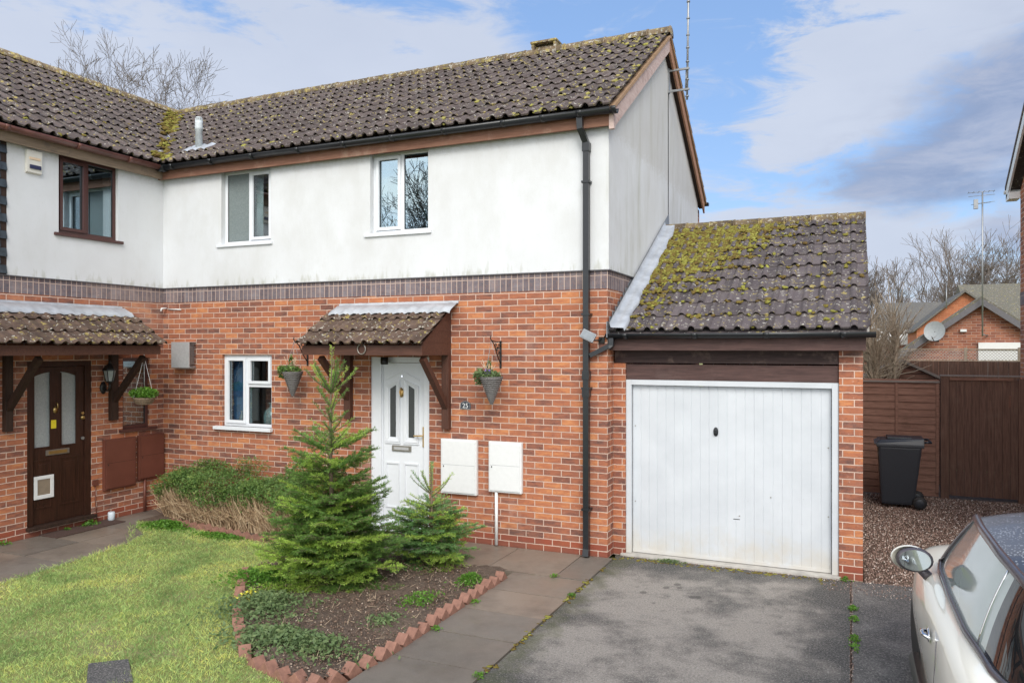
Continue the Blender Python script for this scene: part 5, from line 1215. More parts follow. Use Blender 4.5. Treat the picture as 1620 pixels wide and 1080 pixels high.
def fir(name, base, whorls, H, label, seed, mat, nl=.030, trunk_r=.026, dens=1.0):
    r_ = np.random.default_rng(seed); o = thing(name, base, label, 'fir tree'); bx_, by_, bz_ = base
    shoots = []; wood = []; pale_branch = [False]
    def curve(p, d, L, rise, r0, lv, planeN):
        n = max(3, int(L/(.062 if lv == 0 else .05))); st = L/n; pts = [np.array(p)]; d = np.array(d, float)
        for k in range(n):
            d = d+np.array([0, 0, rise/n])+r_.normal(0, .018, 3); d /= np.linalg.norm(d); pts.append(pts[-1]+d*st)
        for k in range(n):
            ra = r0*(1-.8*k/n); wood.append((*pts[k], *pts[k+1], ra, r0*(1-.8*(k+1)/n)))
            shoots.append((pts[k], pts[k+1], lv if not (lv == 0 and k < n*.18) else 9, pale_branch[0] and (lv > 0 or k > n*.6)))
        if (lv == 0 or (lv == 1 and L > .17)) and L > .07:
            for k in range(1 if lv else max(1, int(n*.12)), n):
                if lv == 1 and k % 2: continue
                dd = pts[k+1]-pts[k]; dd /= np.linalg.norm(dd); sd = np.cross(dd, planeN); sd /= np.linalg.norm(sd)
                for sg in (-1, 1):
                    if r_.random() < .12: continue
                    a_ = r_.uniform(.8, 1.05); rem = L*(1-k/n); l2 = (.42*rem+.06)*r_.uniform(.75, 1.15)
                    if l2 < .03: continue
                    curve(pts[k]+dd*r_.uniform(0, .03), dd*math.cos(a_)+sd*sg*math.sin(a_)+np.array([0, 0, r_.normal(-.04, .06)]), l2, r_.uniform(-.35, .15), r0*.45, lv+1, planeN)
        # end bud fan
    for (z, R_, n, el_, rise) in whorls:
        a0 = r_.uniform(0, 6.28)
        for k in range(n):
            pale_branch[0] = r_.random() < .34  # random branches get paler yellow-green needles on their side and outer shoots
            a_ = a0+k*math.tau/n+r_.normal(0, .12); e_ = el_+r_.normal(0, .07); L = R_*r_.uniform(.84, 1.12)/math.cos(e_)*.98
            d = np.array([math.cos(a_)*math.cos(e_), math.sin(a_)*math.cos(e_), math.sin(e_)]); pn = np.cross(d, np.array([-math.sin(a_), math.cos(a_), 0])); pn /= np.linalg.norm(pn)
            curve((bx_, by_, bz_+z+r_.normal(0, .012)), d, L, rise, .0065+.006*R_, 2 if R_ < .30 or rise > .4 else 0, pn)
    nseg = 24; tz = np.linspace(0, H, nseg+1)
    tx = .012*np.sin(tz*3.1); T_ = [(bx_+tx[i], by_, bz_+tz[i], bx_+tx[i+1], by_, bz_+tz[i+1], trunk_r*(1-tz[i]/H)**.8+.004, trunk_r*(1-tz[i+1]/H)**.8+.004) for i in range(nseg)]
    link_mesh('trunk', seg_mesh('trunk', T_, 8), 'fir_bark', o); link_mesh('branches', seg_mesh('branches', wood, 3), 'fir_bark', o)
    for i in range(int(nseg*.80), nseg): shoots.append((np.array(T_[i][:3]), np.array(T_[i][3:6]), 5, True))
    P0 = np.array([s_[0] for s_ in shoots]); P1 = np.array([s_[1] for s_ in shoots]); lv = np.array([s_[2] for s_ in shoots])
    L = np.linalg.norm(P1-P0, axis=1); cnt = np.where(lv == 9, 0, np.where(lv == 5, L*320, L*390*dens)).astype(int)+(lv != 9); ix = np.repeat(np.arange(len(P0)), cnt); n = len(ix)
    t = r_.uniform(0, 1, (n, 1)); p = P0[ix]*(1-t)+P1[ix]*t; d = (P1-P0)[ix]; d /= np.linalg.norm(d, axis=1)[:, None]
    a = np.cross(d, np.array([0, 0, 1.0])); a /= np.linalg.norm(a, axis=1)[:, None]+1e-6; up = np.cross(a, d); th = np.where(r_.random(n) < .75, r_.choice([0.25, np.pi-.25], n)+r_.normal(0, .45, n), r_.uniform(0, np.pi, n))
    th = np.where(lv[ix] == 5, r_.uniform(0, 6.28, n), th)
    nd = (a*np.cos(th)[:, None]+up*np.sin(th)[:, None])*.82+d*.57; wv = np.cross(nd, up+r_.normal(0, .3, (n, 3))); wv /= np.linalg.norm(wv, axis=1)[:, None]; ln = nl*r_.uniform(.7, 1.15, (n, 1)); w2 = .0024
    V = np.stack([p-wv*w2*.7, p+wv*w2*.7, p+nd*ln+wv*w2, p+nd*ln-wv*w2], 1)
    print(name, 'needles', n)
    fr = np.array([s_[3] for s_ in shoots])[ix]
    for nm_, kk, mt_ in (('needles', ~fr, mat), ('pale_needles', fr, 'needle_pale')):
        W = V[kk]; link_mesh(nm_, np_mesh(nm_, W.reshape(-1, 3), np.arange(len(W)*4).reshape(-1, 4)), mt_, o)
    return o
wh = [(.07, .82, 9, -.16, .12)]; z = .17
rad = lambda z: np.interp(z, [.0, .15, .4, .7, .85], [.72, .80, .74, .64, .58])
while z < .86: wh.append((z, rad(z), 9, .02+.30*z, .16)); z += .098
wh += [(.98, .50, 6, .34, .15), (1.10, .40, 5, .42, .15), (1.17, .52, 5, .36, .12), (1.34, .44, 7, .34, .2), (1.40, .28, 4, .45, .2), (1.53, .24, 5, .5, .2), (1.64, .22, 4, .55, .2), (1.76, .20, 4, .8, .1), (1.93, .36, 7, .50, .55), (1.95, .26, 5, .75, .55)]
fir('fir_tree', (-2.28, -2.10, .03), wh, 2.40, 'taller fir tree with a bare upper leader standing in the flower bed', 3, 'needle')
wh = [(.05, .58, 7, -.12, .12)]; z = .14; rad = lambda z: np.interp(z, [0, .15, .4, .65], [.58, .60, .46, .24])
while z < .66: wh.append((z, rad(z), 8, .06+.35*z, .16)); z += .078
wh += [(.76, .31, 6, .52, .5)]
fir('fir_tree', (-1.74, -1.02, .03), wh, 1.09, 'shorter fir tree behind and right of the tall one, before the white front door', 11, 'needle2', .028, .02)

# clipped hedge along the front wall: leafy top over dry bare stems
hd = thing('hedge', (-5.2, -.45, 0), 'low clipped hedge with green top and dry brown stems under the ground floor window', 'hedge')
nc = 620; xc = rng.uniform(-6.46, -3.6, nc); fr_ = -.55-.30*np.clip((xc+6.5)/1.2, 0, 1)+.05*np.sin(xc*5)
ztop = .66+.05*np.sin(xc*3.1)+.05*np.sin(xc*8)+.07*np.clip((xc+5)/1.4, 0, 1)
face = rng.random(nc) < .42
yc = np.where(face, fr_+rng.uniform(0, .07, nc), rng.uniform(0, 1, nc)*(-.08-fr_-.05)+fr_+.05)
lowb = .37+.05*np.sin(xc*4)+.05*np.sin(xc*11); zc = np.where(face, rng.uniform(0, 1, nc)*(ztop-lowb-.04)+lowb, ztop-.05+rng.normal(0, .02, nc))
per = 34; C_ = np.repeat(np.stack([xc, yc, zc], 1), per, 0); P_ = C_+rng.normal(0, 1, C_.shape)*np.array([.052, .045, .038]); P_[:, 1] = np.minimum(P_[:, 1], -.03)
V, F = leaf_quads(P_, .0165)
Vb, Fb = leaf_cloud(1300, (-4.05, -.35, .80), (.28, .2, .15), .017); Vc, Fc = leaf_cloud(500, (-5.15, -.12, .78), (.35, .08, .12), .014); Vd, Fd = leaf_cloud(700, (-5.9, -.10, .74), (.35, .08, .08), .016)
V = np.vstack([V, Vb, Vc, Vd]); F = np.arange(len(V)).reshape(-1, 4)
link_mesh('leaves', np_mesh('leaves', V, F), 'hedge', hd)
mt = M_('straw_stem'); mt.col(mt.ramp(mt.island, [(0, (.16, .10, .055)), (.5, (.42, .28, .16)), (1, (.72, .56, .37))])); mt.rough(.8)
n = 1500; x = rng.uniform(-6.4, -3.6, n); fr = -.55-.30*np.clip((x+6.5)/1.2, 0, 1); y0 = fr+.07+np.abs(rng.normal(0, .10, n)); dxx = rng.normal(-.04, .09, n)
S = np.stack([x, y0, np.full(n, .02), x+dxx, np.minimum(y0+rng.normal(-.05, .05, n), -.03), rng.uniform(.34, .52, n), np.full(n, .0055), np.full(n, .0028)], 1)
x2 = x+rng.normal(0, .05, n); S2 = np.stack([x2, y0-.05, rng.uniform(.08, .3, n), x2+rng.normal(-.06, .10, n), y0-.05+rng.normal(-.03, .05, n), rng.uniform(.15, .45, n), np.full(n, .0035), np.full(n, .002)], 1)
link_mesh('stems', seg_mesh('stems', np.vstack([S, S2]), 3), mt.m, hd)

# weeds
def weed(name, c, rad, n, size, mat, label, cat='weed', h=None):
    d = rng.normal(0, .45, (n, 2)); P = np.stack([c[0]+d[:, 0]*rad[0], c[1]+d[:, 1]*rad[1], c[2]+.01+rng.uniform(0, 1, n)*rad[2]*np.exp(-(d**2).sum(1))], 1)
    V, F = leaf_quads(P, size); tag(link_mesh(name, np_mesh(name, V, F), mat, None, c), label, cat)
weed('weed', (-5.82, -.97, .0), (.42, .22, .10), 1500, .020, 'weed', 'bright green round weed patch at the corner of the side path and hedge')
weed('weed', (-4.75, -1.10, .0), (.48, .14, .07), 900, .018, 'weed', 'bright green weeds spreading below the hedge edging')
weed('weed', (-6.87, -1.30, .01), (.08, .13, .07), 170, .018, 'weed', 'small weed clump below the step of the dark front door')
weed('weed', (-6.90, -1.62, .01), (.05, .05, .03), 40, .014, 'weed', 'tiny weed sprig on the path left of the weed clump by the dark door')
weed('weed', (-6.90, -2.43, .01), (.06, .06, .06), 60, .016, 'weed', 'weed sprig at the foot of the brick wall at the left edge')
weed('bed_plant', (-2.35, -3.0, .03), (.46, .42, .12), 2600, .019, 'weed_pale', 'pale green ground plants left of the fir at the curved bed edge', 'plant')
weed('bed_plant', (-1.58, -3.58, .03), (.62, .26, .11), 2500, .022, 'weed_pale', 'broad pale leafy plants at the front tip of the flower bed', 'plant')
weed('bed_plant', (-2.95, -2.32, .03), (.42, .34, .12), 1900, .018, 'weed', 'green plants at the left side of the bed beneath the tall fir', 'plant')
weed('bed_plant', (-1.15, -2.25, .03), (.20, .28, .06), 500, .014, 'weed', 'low green weeds inside the sawtooth edging beside the path', 'plant')
weed('bed_plant', (-.98, -1.55, .03), (.14, .19, .10), 700, .015, 'weed', 'green plants under the small fir by the path', 'plant')
weed('bed_plant', (-1.12, -2.85, .03), (.22, .24, .06), 330, .019, 'weed_pale', 'sparse weeds in the middle of the bare soil by the edging', 'plant')
weed('bed_plant', (-2.62, -2.92, .05), (.14, .12, .10), 70, .018, plain('yellow_leaf', (.55, .50, .04), .6), 'yellow leaved sprigs at the curved left bed edge', 'plant')
for (cx, cy, nn, lb_) in ((2.575, -.75, 110, 'weed tuft in the tarmac crack nearest the garage'), (2.575, -1.05, 60, 'small weed tuft in the middle of the tarmac crack'), (2.58, -1.55, 80, 'weed tuft in the tarmac crack level with the car mirror'), (2.58, -1.75, 40, 'weed tuft in the tarmac crack nearest the camera')):
    weed('weed', (cx, cy, .0), (.045, .07, .035), nn, .014, 'weed', lb_)
weed('weed', (.70, .10, .0), (.20, .06, .04), 220, .013, 'weed_pale', 'mossy weed clump at the foot of the white garage door')
weed('weed', (2.50, .15, .0), (.07, .04, .05), 70, .013, 'weed', 'weed at the foot of the right garage pillar')
for (cx, cy, lb_) in ((-.30, -.93, 'green tuft at the crossing of the paving joints'), (.07, -1.45, 'green tuft on the joint between paving and drive'), (.05, -3.45, 'green tuft low on the paving edge near the camera'), (-.70, -2.0, 'green tuft outside the sawtooth edging, upper one'), (-.70, -2.75, 'green tuft outside the sawtooth edging, lower one')):
    weed('weed', (cx, cy, .008), (.05, .06, .02), 60, .012, 'weed', lb_)
# straggly dead stems in the bed and mossy joint line
n = 260; bx = rng.uniform(-3.1, -.85, n); by = rng.uniform(-3.8, -1.2, n); k = inpoly(bx, by, BED); bx, by = bx[k], by[k]; n = len(bx); a_ = rng.uniform(0, 6.28, n); l_ = rng.uniform(.02, .08, n)
S = np.stack([bx, by, np.full(n, .055), bx+np.cos(a_)*l_, by+np.sin(a_)*l_, rng.uniform(.05, .12, n), np.full(n, .002), np.full(n, .001)], 1)
tag(link_mesh('dead_stems', seg_mesh('dead_stems', S, 3), 'twig'), kind='stuff')
V, F = stones(7500, -3.4, -.85, -4.1, -1.05, .011, .050, lambda x, y: inpoly(x, y, BED)); m_ = M_('bed_litter'); m_.col(m_.ramp(m_.island, [(0, (.05, .03, .02)), (.5, (.16, .10, .07)), (.88, (.24, .16, .11)), (1, (.55, .45, .36))]))
tag(link_mesh('leaf_litter', np_mesh('leaf_litter', V, F), m_.m), kind='stuff')
yq = rng.uniform(-5.0, .0, 320); xq = .068+rng.normal(0, .018, 320); P_ = np.stack([xq, yq, np.full(320, .006)], 1); k = (np.sin(yq*4.3)+np.sin(yq*11) > -.3)
tag(lumps('joint_moss', P_[k], rng.uniform(.006, .020, k.sum()), (0, 0, 1), 'moss', squash=.35), kind='stuff')
xq = rng.uniform(.1, 2.4, 160); P_ = np.stack([xq, rng.normal(.10, .05, 160), np.full(160, .002)], 1)
tag(lumps('threshold_moss', P_, rng.uniform(.006, .022, 160), (0, 0, 1), 'moss', squash=.3), kind='stuff')

# flower bed edging bricks
def edging(pts, spacing, label, group, flatb=False):
    pts = [Vector((*p, 0)) for p in pts]; d_ = 0; acc = 0
    for a, b_ in zip(pts[:-1], pts[1:]):
        L = (b_-a).length; u = (b_-a)/L; nrm = Vector((-u.y, u.x, 0)); t = acc
        while t < L:
            c = a+u*t
            yaw = math.atan2(u.y, u.x)+random.gauss(0, .04)
            m = MB()
            if flatb: m.box(-.105, .105, -.045, .045, -.06, .045)
            else: m.box(-.052, .052, -.047, .047, -.12, .078)
            me = m.mesh('edging_brick', .006)
            T = Matrix.Translation(c) @ Matrix.Rotation(yaw, 4, 'Z') @ (Matrix.Rotation(R(random.gauss(0, 3)), 4, 'Y') if flatb else Matrix.Translation((0, 0, random.uniform(-.012, .008))) @ Matrix.Rotation(R(42+random.gauss(0, 2.5)), 4, 'Y'))
            me.transform(T); me.materials.append(MAT['edging']); o = bpy.data.objects.new('edging_brick', me); COL.objects.link(o); me.transform(Matrix.Translation(-c)); o.location = c
            tag(o, label, 'brick', group); t += spacing
        acc = t-L
edging([(-.785, -1.22), (-.785, -3.52), (-.93, -4.06), (-1.20, -4.06), (-1.60, -3.95)], .158, 'tilted red brick in the sawtooth edging of the fir tree bed', 'tilted edging bricks')
edging([(-1.80, -3.83), (-2.02, -3.64), (-2.36, -3.32), (-2.86, -2.77), (-3.42, -2.05)], .225, 'flat brown brick in the curved edging between lawn and tree bed', 'flat edging bricks')
edging([(-5.95, -.80), (-5.3, -.86), (-4.6, -.98), (-3.7, -1.0)], .15, 'red brick tilted in the edging below the hedge', 'hedge edging bricks')

# ------------------------------------------------------------------ bin, fence, shed and beyond
o = thing('wheelie_bin', (3.22, 4.62, 0), 'dark grey wheelie bin standing on gravel in front of the fence', 'bin')
y0, y1 = 4.42, 4.95
b = MB(); b.hexa([(2.985, y0+.05, .045), (3.43, y0+.05, .045), (3.43, y1-.05, .045), (2.985, y1-.05, .045), (2.935, y0, .93), (3.535, y0, .93), (3.535, y1, .93), (2.935, y1, .93)])
b.build('body', 'bin', o, .035)
b = MB(); b.box(2.915, 3.56, y0-.02, y1+.02, .915, .955); b.build('rim', 'bin', o, .012)
b = MB(); b.hexa([(2.885, y0-.035, .955), (3.56, y0-.035, .955), (3.56, y1+.035, .955), (2.885, y1+.035, .955), (2.96, y0+.03, 1.02), (3.56, y0+.0, 1.055), (3.56, y1-.0, 1.055), (2.96, y1-.03, 1.02)])
b.box(3.06, 3.40, y0+.09, y1-.09, 1.02, 1.06); lid = b.build('lid', 'bin', o, .014)
b = MB(); b.tube([(3.56, y0+.04, 1.0), (3.65, y0+.05, 1.0), (3.65, y1-.05, 1.0), (3.56, y1-.04, 1.0)], .017, 8); b.build('handle', 'bin', o)
for yy2 in (y0-.01, y1-.05):
    wl = MB().lathe([(.03, 0), (.075, .0), (.098, .012), (.098, .045), (.075, .058), (.03, .058)], (3.50, yy2, .098), 22, 'y').build('wheel', 'rubber', o)
    MB().lathe([(.01, -.004), (.055, -.002), (.06, .0)], (3.50, yy2, .098), 16, 'y').build('hub', 'bin', wl)
MB().tube([(3.50, y0, .098), (3.50, y1, .098)], .012, 8).build('axle', 'steel', o)

FY = 5.74
o = thing('fence_panel', (3.32, FY, 0), 'brown overlapping horizontal board fence panel behind the wheelie bin', 'fence')
b = MB(); z = -.01; k = 0
while z < 1.80:
    t_ = .118; b.hexa([(2.69, FY-.022, z), (3.87, FY-.022, z+random.uniform(-.004, .004)), (3.87, FY, z), (2.69, FY, z), (2.69, FY-.006, z+t_+.02), (3.87, FY-.006, z+t_+.02), (3.87, FY, z+t_+.02), (2.69, FY, z+t_+.02)]); z += t_
b.build('boards', 'fence_h', o)
b = MB()
for x in (2.70, 3.235, 3.83): b.box(x, x+.04, FY-.045, FY-.0225, .06, 1.83)
b.build('battens', 'fence_h', o); MB().box(2.69, 3.88, FY-.05, FY+.02, 1.845, 1.872).build('capping', 'shed_roof', o)
o = thing('garden_gate', (4.45, FY, 0), 'dark brown vertical board garden gate right of the fence panel', 'gate')
b = MB(); xs = [4.02+.105*i for i in range(9)]
for i, x in enumerate(xs): b.hexa([(x, FY-.02-.006*(i % 2), .03+random.uniform(-.01, .01)), (x+.100, FY-.02, .03), (x+.100, FY, .03), (x, FY, .03), (x, FY-.02-.006*(i % 2), 1.90), (x+.100, FY-.02, 1.90), (x+.100, FY, 1.90), (x, FY, 1.90)])
b.build('boards', 'fence_v', o); MB().box(4.02, 4.90, FY-.042, FY-.0275, 1.895, 1.935).build('top_batten', 'fence_h', o)
b = MB(); b.box(4.835, 4.865, FY-.034, FY-.021, 1.47, 1.66); b.lathe([(.010, 0), (.010, -.012)], (4.85, FY-.034, 1.60), 10, 'y'); b.build('latch_plate', plain('rusty_plate', (.16, .07, .045), .7), o)
o = thing('gate_post', (3.955, FY, 0), 'dark wooden gate post between the fence panel and the gate', 'post'); MB().box(3.895, 4.012, FY-.06, FY+.05, -.05, 1.955).build('post', 'fence_v', o, .006)
o = thing('gate_post', (4.99, FY, 0), 'dark wooden gate post right of the gate by the neighbouring brick corner', 'post'); MB().box(4.96, 5.10, FY-.08, FY+.05, -.05, 1.92).build('post', 'fence_v', o, .006)
tag(MB().box(3.89, 5.1, FY-.065, FY+.055, 1.957, 1.975).build('gate_head_rail', 'shed_roof', None, loc=(4.5, FY, 1.95)), 'thin capping rail across the top of the gate and its posts', 'rail')
# shed
o = thing('garden_shed', (3.43, 7.5, 0), 'brown timber garden shed with a shallow pitched roof behind the fence', 'shed')
b = MB(); b.prism([(2.83, 0), (4.03, 0), (4.03, 1.83), (3.43, 2.13), (2.83, 1.83)], 'y', 7.0, 8.6); b.build('wall', 'fence_h', o)
b = MB()
for z in np.arange(1.5, 2.1, .09): hw = min(.60, max(.03, (2.13-z-.012)/.5)); b.box(3.43-hw, 3.43+hw, 6.985, 6.9998, z, z+.008)
b.build('cladding_gap', 'dark_wood', o)
b = MB()
for sg in (-1, 1): b.hexa([(3.43, 6.9, 2.15), (3.43+sg*.70, 6.9, 1.80), (3.43+sg*.70, 8.7, 1.80), (3.43, 8.7, 2.15), (3.43, 6.9, 2.20), (3.43+sg*.70, 6.9, 1.85), (3.43+sg*.70, 8.7, 1.85), (3.43, 8.7, 2.20)])
b.build('roof', 'shed_roof', o)
# back fence with trellis
o = thing('trellis_fence', (5.0, 9.0, 0), 'tall brown vertical board fence topped with pale diagonal trellis, beyond the gate', 'fence')
b = MB()
for i in range(60): x = 2.9+.085*i; b.box(x, x+.080, 9.0-.008*(i % 2), 9.03, 0, 2.15)
b.build('boards', 'fence_v', o)
b = MB(); b.box(2.9, 8.0, 9.0, 9.03, 2.375, 2.395); b.box(2.9, 8.0, 9.0, 9.03, 2.152, 2.172)
for x in (2.9, 4.62, 5.52, 6.4): b.box(x, x+.05, 8.99, 9.04, 2.15, 2.42)
b.build('frame', 'twig_pale', o)
b = MB(); k = 0; x = 2.7
while x < 8.0:
    for sg in (0, 1):
        xa, xb = (x, x+.20) if sg == 0 else (x+.20, x); b.tube([(xa, 9.01+.008*sg, 2.172), (xb, 9.01+.008*sg, 2.375)], .0055, 4, smooth=False)
    x += .058
b.build('trellis', plain('pale_trellis', (.5, .46, .42), .8), o)

# far buildings
o = thing('bungalow', (5.84, 18, 0), 'red brick bungalow gable with a satellite dish on its wall beyond the fences', 'bungalow')
b = MB(); ax_, az_, sl_ = 5.84, 3.80, .745; b.prism([(3.5, 0), (8.2, 0), (8.2, az_-sl_*2.36-.1), (ax_, az_-.10), (3.5, az_-sl_*2.34-.1)], 'y', 16, 16.5); b.build('wall', 'brick_far', o)
b = MB()
for sg in (-1, 1):
    e_ = 2.65; b.hexa([(ax_, 15.8, az_-.05), (ax_+sg*e_, 15.8, az_-sl_*e_-.05), (ax_+sg*e_, 16.6, az_-sl_*e_-.05), (ax_, 16.6, az_-.05), (ax_, 15.8, az_+.02), (ax_+sg*e_, 15.8, az_-sl_*e_+.02), (ax_+sg*e_, 16.6, az_-sl_*e_+.02), (ax_, 16.6, az_+.02)])
b.build('roof', 'moss_tile_far', o)
b = MB()
for sg in (-1, 1): e_ = 2.62; b.hexa([(ax_, 15.74, az_-.22), (ax_+sg*e_, 15.74, az_-sl_*e_-.22), (ax_+sg*e_, 15.79, az_-sl_*e_-.22), (ax_, 15.79, az_-.22), (ax_, 15.74, az_-.04), (ax_+sg*e_, 15.74, az_-sl_*e_-.04), (ax_+sg*e_, 15.79, az_-sl_*e_-.04), (ax_, 15.79, az_-.04)])
b.build('bargeboard', 'gable_dark', o); MB().box(5.78, 8.0, 15.92, 15.99, 2.36, 2.56).build('door_head', 'white', o); MB().box(5.78, 8.0, 15.95, 15.995, .2, 2.358).build('garage_door', 'white', o)
b = MB(); b.box(5.35, 5.50, 15.93, 15.995, 2.86, 2.93); b.build('floodlight', 'white', o)
o = thing('satellite_dish', (4.72, 15.7, 2.85), 'pale grey satellite dish on the far brick gable', 'satellite dish')
b = MB(); c = Vector((4.70, 15.62, 2.86)); ax2 = Vector((-.25, -.9, .25)).normalized(); s1 = ax2.cross(Vector((0, 0, 1))).normalized(); s2 = s1.cross(ax2); k = []
for r_ in (0, .11, .20, .265): k.append([c+s1*math.cos(t_)*r_+s2*math.sin(t_)*r_*1.08+ax2*(r_*r_*.9) for t_ in np.linspace(0, math.tau, 20, endpoint=False)])
vs = [tuple(v) for q in k for v in q]; b.add(vs, [(i*20+j, i*20+(j+1) % 20, (i+1)*20+(j+1) % 20, (i+1)*20+j) for i in range(3) for j in range(20)], True); b.add([tuple(Vector(v)-ax2*.012) for v in vs], [(i*20+j, i*20+(j+1) % 20, (i+1)*20+(j+1) % 20, (i+1)*20+j) for i in range(3) for j in range(20)], True)
b.build('dish', plain('dish_grey', (.27, .29, .30), .5), o); b = MB(); b.tube([tuple(c-s2*.28), tuple(c-s2*.25+ax2*.35)], .012, 6); b.tube([tuple(c), (4.74, 15.99, 2.66)], .02, 6); b.box(4.70, 4.80, 15.60, 15.7, 2.58, 2.64); b.build('arm', 'black_iron', o)
o = thing('tv_aerial', (5.84, 15.6, 2.75), 'thin television aerial mast rising from the far brick gable', 'aerial')
b = MB(); b.tube([(5.83, 15.6, 2.72), (5.83, 15.6, 6.62)], .022, 6); b.tube([(5.83, 15.6, 2.78), (6.0, 15.99, 2.75)], .02, 5); b.tube([(5.83, 15.6, 3.5), (5.9, 15.99, 3.45)], .02, 5); b.build('pole', 'steel', o)
b = MB(); b.tube([(5.62, 15.4, 6.28), (6.05, 15.85, 6.38)], .012, 5)
for t_ in np.linspace(0, 1, 9): c = Vector((5.64, 15.42, 6.28)).lerp(Vector((6.05, 15.85, 6.38)), t_); b.tube([tuple(c+Vector((-.09, .09, 0))), tuple(c+Vector((.09, -.09, 0)))], .007, 4)
b.box(5.60, 5.70, 15.36, 15.46, 6.15, 6.40)
for z in (6.62, 6.52): b.tube([(5.50, 15.6, z), (6.12, 15.6, z+.02)], .008, 4)
for x in np.linspace(5.5, 6.1, 6): b.tube([(x, 15.45, 6.63), (x, 15.75, 6.63)], .006, 4)
b.build('elements', 'steel', o)
o = thing('house', (5.9, 22, 0), 'orange brick gable of a house behind the far bungalow', 'house')
b = MB(); b.prism([(4.5, 0), (7.4, 0), (7.4, 3.05), (5.94, 4.15), (4.5, 2.98)], 'y', 25, 30); b.build('wall', 'brick_orange', o)
b = MB(); A = [(4.9, 3.30), (6.53, 4.60), (8.6, 3.0)]
o_ = MB(); o.location = (6.5, 27, 0)
for c_ in o.children: bpy.data.objects.remove(c_)
b = MB(); b.prism([(4.92, 0), (8.2, 0), (8.2, 3.25), (6.53, 4.50), (4.92, 3.10)], 'y', 25, 30); b.build('wall', 'brick_orange', o)
b = MB(); b.hexa([(4.80, 24.8, 3.02), (6.53, 24.8, 4.52), (6.53, 30, 4.52), (4.80, 30, 3.02), (4.80, 24.8, 3.10), (6.53, 24.8, 4.60), (6.53, 30, 4.60), (4.80, 30, 3.10)])
b.hexa([(6.53, 24.8, 4.52), (8.4, 24.8, 3.05), (8.4, 30, 3.05), (6.53, 30, 4.52), (6.53, 24.8, 4.60), (8.4, 24.8, 3.13), (8.4, 30, 3.13), (6.53, 30, 4.60)]); b.build('roof', 'slate_far', o)
MB().tube([(5.90, 24.7, 3.9), (5.90, 24.7, 4.7)], .02, 5).build('pipe', 'steel', o)
o = thing('house', (8.5, 24, 0), 'low house with a mossy tiled roof behind the bungalow ridge', 'house')
b = MB(); b.box(6.6, 14, 25.5, 32, 0, 3.5); b.build('wall', 'brick_far', o); b = MB(); b.prism([(25.2, 3.45), (28.5, 5.05), (32, 3.45)], 'x', 6.7, 14.2); b.build('roof', 'moss_tile_far', o)
o = thing('house', (4.4, 30, 0), 'house with a grey slate roof and white boarding left of the orange gable', 'house')
b = MB(); b.box(2.6, 6.2, 30.5, 36, 0, 3.0); b.build('wall', 'brick_far', o); MB().box(2.55, 6.2, 30.3, 30.5, 2.55, 3.30).build('boarding', 'white', o)
b = MB(); b.prism([(30.2, 3.30), (33.5, 4.62), (36.5, 3.30)], 'x', 3.85, 6.6); b.build('roof', 'slate_far', o)
# right neighbour's house corner
o = thing('house', (8.6, 3.4, 0), 'brick gable corner and white eaves of the house at the right edge', 'house')
b = MB(); HX = 5.075; b.prism([(.6, 0), (6.2, 0), (6.2, 4.95), (3.4, 6.75), (.6, 4.95)], 'x', HX, 12.5); b.build('wall', 'brick', o)
MB().box(HX-.004, HX, .6, 6.2, 3.10, 3.31).build('soldier_course', 'soldier', o)
b = MB(); pch = .633
b.prism([(.25, 5.02), (3.4, 5.02+3.15*pch), (6.55, 5.02), (6.55, 5.10), (3.4, 5.10+3.15*pch), (.25, 5.10)], 'x', HX-.16, 12.7); b.build('roof', 'tile', o)
b = MB()
for y0_ in (.32, 6.48): b.hexa([(HX-.155, y0_, 4.86), (HX-.125, y0_, 4.86), (HX-.125, 3.4, 4.86+3.08*pch), (HX-.155, 3.4, 4.86+3.08*pch), (HX-.155, y0_, 5.03), (HX-.125, y0_, 5.03), (HX-.125, 3.4, 5.03+3.08*pch), (HX-.155, 3.4, 5.03+3.08*pch)])
b.box(HX-.155, HX+.0, 6.2, 6.5, 4.84, 4.95); b.build('bargeboard', 'white', o)
gutter('gutter', [(HX-.17, 6.56, 5.03), (12, 6.56, 5.03)], 'white', o, .055)

# trees
TB = [(4.6, 40, 7.6, 'tall bare tree above the garage roof edge, left of the pair behind the slate roof'), (6.0, 42, 9.6, 'broad bare tree in the centre behind the slate roofed house'), (7.7, 44, 9.4, 'bare tree between the broad tree and the aerial mast'),
      (10.3, 41, 8.4, 'bare tree behind the mossy far roof right of the aerial mast'), (12.6, 45, 8.8, 'bare tree at the right edge by the brick corner'), (3.9, 36, 7.0, 'slim bare tree showing beside the garage verge'), (9.2, 52, 7.4, 'distant bare tree behind the aerial mast')]
for i, (x, y, h, l_) in enumerate(TB): bare_tree('bare_tree', (x, y, 0), h, l_, 30+i, 5 if i in (1, 2, 0) else 6, .44, h*.015, group='bare trees behind the far houses', trunk=.30, twigr=.008)
bare_tree('bare_tree', (-33.2, 20, 0), 18.4, 'large bare tree rising behind the left roof', 56, 7, .56, .17, trunk=.24, twigr=.0075, mat='bark')
bare_tree('bare_tree', (-26.5, 22, 0), 14.6, 'lower bare treetop showing above the roof valley', 52, 6, .5, .2, trunk=.28, twigr=.009, mat='bark')
bare_tree('bare_tree', (-23.0, 24, 0), 13.4, 'small bare treetop just above the white house ridge', 53, 6, .5, .2, trunk=.28, twigr=.009, mat='bark')
bare_tree('bare_tree', (-21, -34, 0), 17, 'big bare tree across the road, seen mirrored in the upstairs windows', 61, 6, .6, .28, trunk=.2, twigr=.014, mat='bark')
bare_tree('bare_tree', (-30, -38, 0), 17, 'second bare tree across the road, further left', 62, 6, .6, .28, trunk=.2, twigr=.014, mat='bark')
